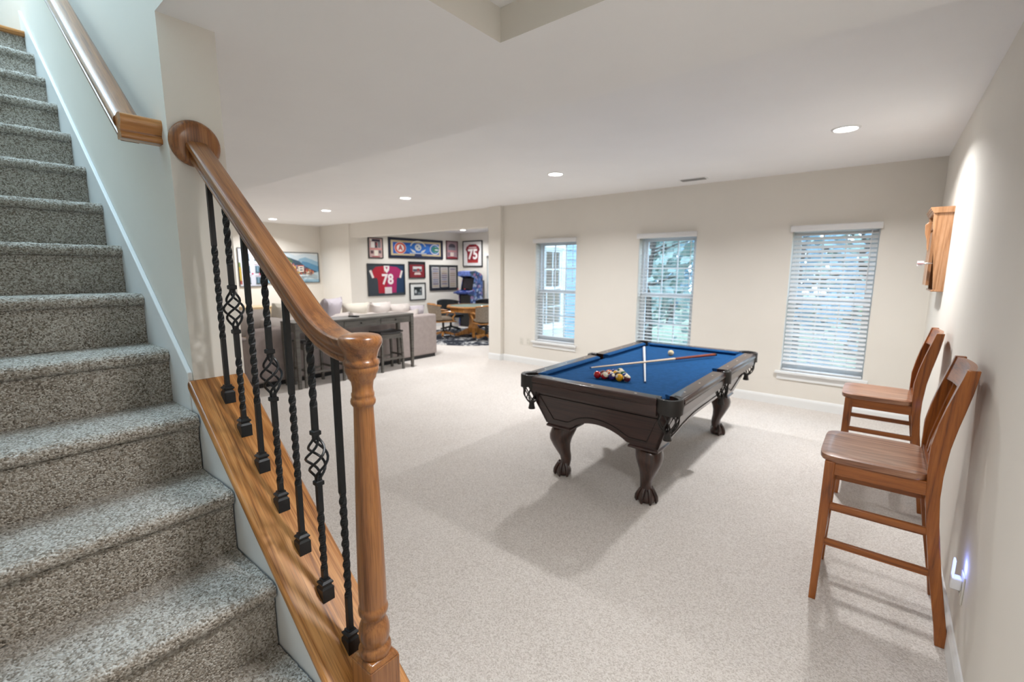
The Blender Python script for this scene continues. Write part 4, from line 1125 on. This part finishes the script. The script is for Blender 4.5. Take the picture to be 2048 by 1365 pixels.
# --- house front canvas
ly_ = [((200, 204, 216), rect(.12, 0, 1, 1)), ((186, 158, 60), rect(0, .15, .1, .5)), ((150, 70, 60), rect(0, .05, .1, .15)), ((120, 140, 70), rect(0, .5, .08, .62))]
for z in (.62, .30, .0):
    for x in (.28, .72):
        ly_ += [((70, 96, 112), rect(x, z + .06, x + .2, z + .24)), ((120, 150, 170), rect(x + .08, z + .07, x + .12, z + .23)), ((170, 120, 120), rect(x - .03, z + .27, x + .24, z + .28)), ((60, 80, 80), rect(x - .01, z + .05, x + .21, z + .08))]
ly_ += [((196, 60, 96), ell(.93, .33, .06, .03)), ((196, 60, 96), ell(.58, .33, .04, .02))]
picture('house_painting', 'tall painting of a pale house front with shuttered windows, seen through the balusters', 'painting', .50, .88, .010, blackf, (206, 208, 214), ly_, (XL + .001, 4.44, 1.665), E, 'paintings on the left wall')

# --- framed sports pictures in the alcove
GA = 'framed sports pictures in the alcove'
def yz(y0, y1, z0, z1): return (y1 - y0, z1 - z0, (AX0 + .001, (y0 + y1) / 2, (z0 + z1) / 2))
W_, H_, L_ = yz(7.284, 9.165, 1.925, 2.46)
gold = (196, 178, 140)
ly_ = [((20, 30, 60), rect(0, 0, 1, 1)), (gold, rect(.025, .09, .975, .93)), ((28, 84, 170), rect(.06, .19, .94, .82)), ((44, 116, 206), ell(.52, .5, .26, .30)), ((24, 40, 84), [(.44, .05), (.60, .05), (.58, .19), (.46, .19)]),
       ((224, 216, 212), ell(.19, .5, .105, .33)), ((206, 84, 66), ell(.19, .5, .098, .305)), ((236, 230, 226), ell(.19, .5, .066, .21)),
       ((226, 224, 210), arcband(.52, .5, .16, .46, .12, 20, 160)), ((228, 230, 228), ell(.52, .58, .062, .20)), ((70, 120, 180), ell(.505, .63, .014, .05)), ((70, 120, 180), ell(.54, .52, .014, .05)),
       ((228, 230, 228), [(.37, .50), (.46, .36), (.47, .26), (.41, .30)]), ((228, 230, 228), [(.67, .50), (.58, .36), (.57, .26), (.63, .30)]), ((206, 214, 222), rect(.36, .205, .68, .25)),
       ((206, 206, 220), ell(.85, .5, .10, .31)), ((40, 110, 150), ell(.85, .5, .085, .26)), ((210, 206, 214), ell(.86, .5, .058, .17)), ((46, 120, 96), [(.80, .42), (.80, .60), (.84, .66), (.94, .60), (.94, .52), (.86, .52), (.845, .46), (.93, .44), (.93, .36), (.84, .34)])]
picture('sports_banner', 'wide framed blue sports banner with round team emblems, top row of the alcove wall', 'picture', W_, H_, .035, plain('navy_frame', (20, 24, 44), .35), (26, 60, 120), ly_, L_, E, GA, texts=[('A', .2, (180, 36, 40), .19, .5, .004)])
W_, H_, L_ = yz(6.69, 7.12, 1.905, 2.42)
maroon = (120, 30, 40)
ly_ = [((196, 164, 160), rect(0, 0, 1, 1)), ((44, 40, 60), rect(.2, .84, .85, .96)), ((228, 222, 216), ell(.16, .91, .08, .06)), ((232, 226, 222), rect(.14, .52, .42, .82)), ((50, 44, 52), rect(.44, .50, .62, .82)), ((150, 40, 50), ell(.58, .7, .06, .06)), ((120, 120, 124), rect(.66, .52, .88, .84)),
       ((214, 120, 116), rect(.04, .42, .96, .47)), ((234, 226, 210), rect(.38, .10, .66, .38)), ((90, 60, 66), rect(.10, .20, .32, .36)), ((90, 80, 86), rect(.72, .22, .9, .38)), ((160, 40, 46), rect(.2, .02, .8, .06))]
picture('photo_collage', 'small framed photo collage in pinkish red, leftmost of the top row', 'picture', W_, H_, .022, blackf, (190, 160, 160), ly_, L_, E, GA)
W_, H_, L_ = yz(9.30, 9.77, 1.94, 2.47)
ly_ = [((166, 140, 146), rect(0, 0, 1, 1)), ((74, 70, 80), ell(.5, .72, .32, .16)), ((130, 128, 136), rect(.16, .5, .84, .66)), ((200, 130, 132), rect(.06, .40, .94, .46)), ((222, 206, 196), rect(.34, .12, .66, .36)), ((130, 110, 120), rect(.1, .14, .3, .34)), ((140, 24, 40), [(0, 0), (1, 0), (1, .06), (.6, .1), (.4, .1), (0, .06)])]
picture('team_poster', 'narrow framed grey and red team poster, right end of the top row', 'picture', W_, H_, .025, plain('maroon_frame', (70, 22, 34), .4), (160, 140, 146), ly_, L_, E, GA)
# jersey 78 in shadow box
W_, H_, L_ = yz(6.63, 7.78, .955, 1.775)
red = (168, 22, 44); mag = (164, 28, 92)
jl = [(.10, .80), (.20, .93), (.42, .96), (.50, .92), (.58, .96), (.80, .93), (.94, .80), (.90, .55), (.80, .57), (.78, .48), (.76, .05), (.26, .05), (.25, .48), (.22, .57), (.14, .55)]
left = [p for p in jl if p[0] <= .5] + [(.5, .05)]
left = [(.10, .80), (.20, .93), (.42, .96), (.5, .92), (.5, .05), (.26, .05), (.25, .48), (.22, .57), (.14, .55)]
right = [(.5, .92), (.58, .96), (.80, .93), (.94, .80), (.90, .55), (.80, .57), (.78, .48), (.76, .05), (.5, .05)]
ly_ = [((52, 60, 68), rect(0, 0, 1, 1)), ((24, 52, 84), [(.55, 1), (1, 1), (1, .05), (.72, .05)]), (red, left), (mag, right), ((228, 220, 214), [(.02, .80), (.08, .83), (.15, .58), (.10, .55)]), ((228, 220, 214), [(.97, .80), (.92, .82), (.86, .58), (.91, .55)]), ((230, 224, 220), [(.42, .97), (.58, .97), (.57, .82), (.50, .72), (.43, .82)]), (mag, [(.465, .93), (.535, .93), (.5, .84)]), ((220, 206, 208), rect(.43, .03, .63, .25)), ((200, 120, 130), ell(.43, .77, .018, .02))]
picture('framed_jersey', 'framed crimson football jersey with number 78 on the alcove wall', 'jersey', W_, H_, .03, plain('charcoal_frame', (54, 58, 62), .4), (56, 64, 72), ly_, L_, E, GA, texts=[('78', .36, (236, 226, 226), .52, .50, .012)])
W_, H_, L_ = yz(7.915, 8.49, 1.39, 1.845)
ly_ = [((128, 22, 32), rect(0, 0, 1, 1)), ((40, 30, 36), rect(0, .86, 1, 1)), ((196, 192, 194), rect(.22, .40, .82, .74)), ((60, 66, 80), rect(.24, .42, .8, .56)), ((220, 214, 210), rect(.26, .56, .8, .70)), ((150, 40, 44), rect(.5, .42, .66, .6)), ((214, 196, 190), [(.3, .18), (.76, .18), (.7, .34), (.36, .34)])]
picture('team_photo', 'framed team photo with wide crimson mat below the banner', 'picture', W_, H_, .025, blackf, (120, 22, 32), ly_, L_, E, GA)
W_, H_, L_ = yz(7.925, 8.49, .785, 1.27)
ly_ = [((226, 226, 222), rect(0, 0, 1, 1)), ((60, 66, 70), rect(.24, .25, .8, .80)), ((30, 40, 42), rect(.26, .5, .78, .78)), ((190, 194, 196), ell(.36, .5, .07, .12)), ((110, 120, 124), rect(.5, .3, .72, .45)), ((150, 156, 160), ell(.70, .6, .04, .08))]
picture('matted_photo', 'small framed dark photo with wide white mat, lowest on the alcove wall', 'picture', W_, H_, .03, blackf, (226, 226, 222), ly_, L_, E, GA)
W_, H_, L_ = yz(8.65, 9.75, 1.03, 1.765)
ly_ = [((34, 40, 52), rect(0, 0, 1, 1))]
rnd = random.Random(9)
for k in range(3):
    x = .05 + k * .32; ly_.append(((190, 184, 178), rect(x, .07 + .03 * (k == 1), x + .27, .95)))
    for q in range(9):
        y = .12 + q * .09; ly_.append((rnd.choice([(150, 130, 120), (168, 150, 150), (140, 140, 160), (176, 160, 140), (120, 110, 130)]), rect(x + .03, y, x + .24, y + .06)))
picture('ticket_display', 'framed display of three columns of clippings, lower right of the alcove wall', 'picture', W_, H_, .03, blackf, (34, 40, 52), ly_, L_, E, GA, glazed=True)
# back wall of the alcove
jl = [(.12, .68), (.18, .80), (.36, .90), (.46, .86), (.56, .86), (.66, .90), (.84, .80), (.90, .66), (.84, .56), (.80, .12), (.22, .12), (.20, .56)]
ly_ = [((226, 224, 222), rect(0, 0, 1, 1)), ((136, 26, 38), jl), ((96, 20, 30), [(.16, .74), (.22, .80), (.24, .5), (.19, .56)]), ((96, 20, 30), [(.86, .74), (.80, .80), (.78, .5), (.84, .56)]), ((70, 14, 24), [(.38, .89), (.64, .89), (.58, .84), (.44, .84)]), ((206, 180, 178), rect(.30, .73, .72, .78)), ((166, 50, 48), rect(.22, .12, .80, .22))]
picture('framed_jersey', 'framed maroon jersey with number 75 on a white mat, back wall of the alcove', 'jersey', .80, .76, .03, blackf, (226, 224, 222), ly_, (-9.525, AY - .001, 2.10), 0, GA, texts=[('75', .40, (232, 226, 222), .52, .46, .014)])
picture('photo_collage', 'dark framed picture above the alcove window, cut off by the column', 'picture', .60, .46, .03, blackf, (110, 90, 96), [((180, 150, 150), rect(.05, .05, .95, .95)), ((90, 70, 80), rect(.1, .4, .6, .9)), ((220, 210, 204), ell(.3, .25, .1, .1))], (-8.58, AY - .001, 2.42), 0, GA)

# ------------------------------------------------------------------ arcade cabinet
AR = thing('arcade_cabinet', 'blue upright arcade cabinet with printed sides in the alcove corner', 'arcade machine', (-9.315, 9.83, 0))
# local: back at y=0, front toward -y
prof = [(0, 0), (-.50, 0), (-.50, .90), (-.68, .965), (-.68, 1.00), (-.42, 1.06), (-.34, 1.40), (-.52, 1.45), (-.52, 1.58), (-.30, 1.60), (-.06, 1.52), (0, 1.45)]
art = plain('arcade_side_print', (52, 70, 130), .4)
def arcade_art():
    mt, n, l, b = nt('arcade_print')
    v = coord(n, l)
    vo = n.new('ShaderNodeTexVoronoi'); vo.inputs['Scale'].default_value = 15; l.new(v, vo.inputs['Vector'])
    sp = n.new('ShaderNodeSeparateColor'); l.new(vo.outputs['Color'], sp.inputs[0])
    l.new(ramp(n, l, sp.outputs[0], [(.1, lin((34, 46, 100))), (.35, lin((56, 84, 156))), (.55, lin((96, 130, 190))), (.72, lin((170, 110, 150))), (.85, lin((190, 200, 224))), (.95, lin((44, 70, 90)))]), b.inputs['Base Color'])
    b.inputs['Roughness'].default_value = .4
    return mt
aa = arcade_art()
for x in (-.245, .225): MB().prism(prof, 'X', x, x + .02).build('side_panel', aa, AR)
blu = plain('arcade_blue', (40, 60, 124), .4)
MB().prism([(0, 0), (-.47, 0), (-.47, .90), (0, .90)], 'X', -.225, .225).build('lower_body', M['black'], AR)
cpn = MB().prism([(-.66, .955), (-.66, .99), (-.42, 1.045), (-.42, .92)], 'X', -.30, .30).build('control_panel', blu, AR)
for k, x in enumerate((-.2, .08)):
    MB().tube([(x, -.56, 1.0), (x, -.57, 1.07)], .006, 8).build('joystick', M['black'], cpn); MB().sphere((x, -.572, 1.08), .018, 12, 8).build('joystick_ball', flat((200, 40, 50)), cpn)
    for q in range(3): MB().lathe([(.013, 0), (.013, .012), (.009, .015)], (x + .06 + q * .035, -.55 - (q % 2) * .02, 1.005), 12).build('push_button', flat((220, 220, 226)), cpn)
MB().prism([(-.40, 1.055), (-.33, 1.40), (-.05, 1.40), (-.05, 1.055)], 'X', -.225, .225).build('screen_bezel', M['black'], AR)
MB().prism([(-.402, 1.10), (-.346, 1.37), (-.340, 1.37), (-.396, 1.10)], 'X', -.17, .17).build('screen', plain('dark_screen', (58, 54, 60), .15), AR)
MB().prism([(-.515, 1.455), (-.515, 1.575), (-.30, 1.595), (-.30, 1.44)], 'X', -.225, .225).build('marquee', plain('marquee_print', (96, 116, 180), .4, var=.4, vscale=20), AR)
MB().prism([(0, .90), (-.05, .90), (-.05, 1.40), (-.30, 1.44), (-.30, 1.59), (-.06, 1.51), (0, 1.44)], 'X', -.225, .225).build('upper_back', M['black'], AR)

# ------------------------------------------------------------------ rug, poker table, chairs
def rugmat():
    mt, n, l, b = nt('navy_rug_print')
    v = coord(n, l, (1, 1, 1))
    a = noise(n, l, v, 2.2, 4, .6, 2.0)
    l.new(ramp(n, l, a, [(.50, lin((24, 30, 44))), (.545, lin((40, 48, 64))), (.58, lin((186, 186, 186))), (.64, lin((206, 204, 200))), (.67, lin((34, 40, 56)))]), b.inputs['Base Color'])
    b.inputs['Roughness'].default_value = .95
    return mt
RG = MB().lathe([(1.53, 0), (1.53, .010), (1.52, .013), (.0005, .013)], n=64).build('round_rug', rugmat()); RG.location = (-7.8, 8.1, 0)
tag(RG, 'round navy rug with white brush pattern under the poker table', 'rug')
PK = thing('poker_table', 'octagonal golden oak poker table with sage felt in the alcove', 'poker table', (-7.8, 8.1, .013), rad(22.5))
def octo(r, n=8): return [(r * math.cos(2 * math.pi * k / n), r * math.sin(2 * math.pi * k / n)) for k in range(n)]
MB().prism(octo(.60), 'Z', .725, .742).build('felt_top', M['greenfelt'], PK)
rings = [[(x * r, y * r, z) for x, y in octo(1)] for r, z in ((.60, .70), (.67, .70), (.69, .715), (.69, .735), (.67, .748), (.60, .748))]
MB().sweep([list(q) for q in rings] , smooth=False, caps=False).build('rail_rim', M['goak_y'], PK)
MB().sweep([[(x * r, y * r, z) for x, y in octo(1)] for r, z in ((.56, .60), (.60, .61), (.60, .70), (.66, .702))], smooth=False).build('apron', M['goak_z'], PK)
MB().sweep([[(x * r, y * r, z) for x, y in octo(1)] for r, z in ((.13, .08), (.14, .20), (.11, .26), (.10, .45), (.14, .56), (.22, .60))], smooth=False).build('pedestal', M['goak_z'], PK)
for k in range(4):
    a = rad(22.5 + 90 * k); d = Vector((math.cos(a), math.sin(a), 0))
    f = MB(); sd_ = Vector((-d.y, d.x, 0)); rr2 = []
    for (t, z0, z1) in ((.08, .04, .20), (.22, .03, .15), (.38, .0, .07), (.46, 0, .055)):
        rr2.append([tuple(d * t - sd_ * .035 + Vector((0, 0, z0))), tuple(d * t + sd_ * .035 + Vector((0, 0, z0))), tuple(d * t + sd_ * .035 + Vector((0, 0, z1))), tuple(d * t - sd_ * .035 + Vector((0, 0, z1)))])
    f.sweep(rr2, smooth=False).build('foot', M['goak_z'], PK, bevel=.006)
def game_chair(label, x, y, face, fab, wm, name='game_chair'):
    """face: direction the sitter looks, degrees; local +x is forward"""
    r = thing(name, label, 'chair', (x, y, .013), rad(face), 'swivel chairs round the poker table')
    for k in range(5):
        a = rad(36 + 72 * k); d = (math.cos(a), math.sin(a))
        leg_ = MB().bar((d[0] * .04, d[1] * .04, .12), (d[0] * .27, d[1] * .27, .075), .05, .045).build('base_leg', wm, r, bevel=.006)
        cw_ = MB().lathe([(.024, -.012), (.027, -.008), (.027, .008), (.024, .012)], n=14); cw_.xf(Matrix.Rotation(rad(90), 4, 'X')); cw_.xf(Matrix.Rotation(a + .6, 4, 'Z')); cw_.xf(Matrix.Translation((d[0] * .27, d[1] * .27, .027)))
        cw_.build('caster', M['chrome'], leg_)
    MB().lathe([(.04, .10), (.04, .16), (.028, .17), (.028, .36), (.09, .38)], n=16).build('swivel_column', M['black'], r)
    MB().box(-.25, .27, -.26, .26, .38, .405).build('seat_frame', wm, r, bevel=.01)
    c = cushion(.52, .52, .13, .0, 3).xf(Matrix.Translation((.01, 0, .445))); c.build('seat_cushion', fab, r)
    # curved upholstered back
    rings = []
    for k in range(13):
        a = rad(-75 + 150 * k / 12); ca, sa = math.cos(a), math.sin(a)
        rings.append([(-.02 - .26 * ca, .28 * sa, .44), (-.02 - .30 * ca, .32 * sa, .44), (-.06 - .32 * ca, .33 * sa, .80 - .05 * (1 - ca)), (-.06 - .28 * ca, .29 * sa, .80 - .05 * (1 - ca))])
    MB().sweep(rings, smooth=True).build('backrest', fab, r, sharp=50)
    tr = []
    for k in range(13):
        a = rad(-80 + 160 * k / 12); ca, sa = math.cos(a), math.sin(a); tr.append((-.06 - .30 * ca, .31 * sa, .815 - .05 * (1 - ca)))
    MB().tube(tr, .018, 8).build('back_rim', wm, r)
    for s in (-1, 1):
        MB().tube([(-.12, s * .30, .62), (.05, s * .305, .63), (.20, s * .29, .61)], [.02, .022, .018], 8).build('arm', wm, r)
        MB().tube([(.19, s * .29, .61), (.22, s * .285, .56), (.16, s * .275, .49), (.19, s * .265, .40)], [.016, .018, .018, .018], 8).build('arm_post', wm, r)
    return r
game_chair('oak swivel chair with taupe back at the left front of the poker table', -8.15, 7.42, 62, M['chairfab'], M['goak_z'])
game_chair('oak swivel chair at the right front of the poker table, beside the column', -7.05, 7.75, 155, M['chairfab'], M['goak_z'])
game_chair('black swivel chair behind the poker table, nearer the jersey wall', -8.80, 8.28, -15, M['fabric_black'], M['black'])
game_chair('black swivel chair behind the poker table, in front of the arcade', -8.22, 8.98, -68, M['fabric_black'], M['black'])
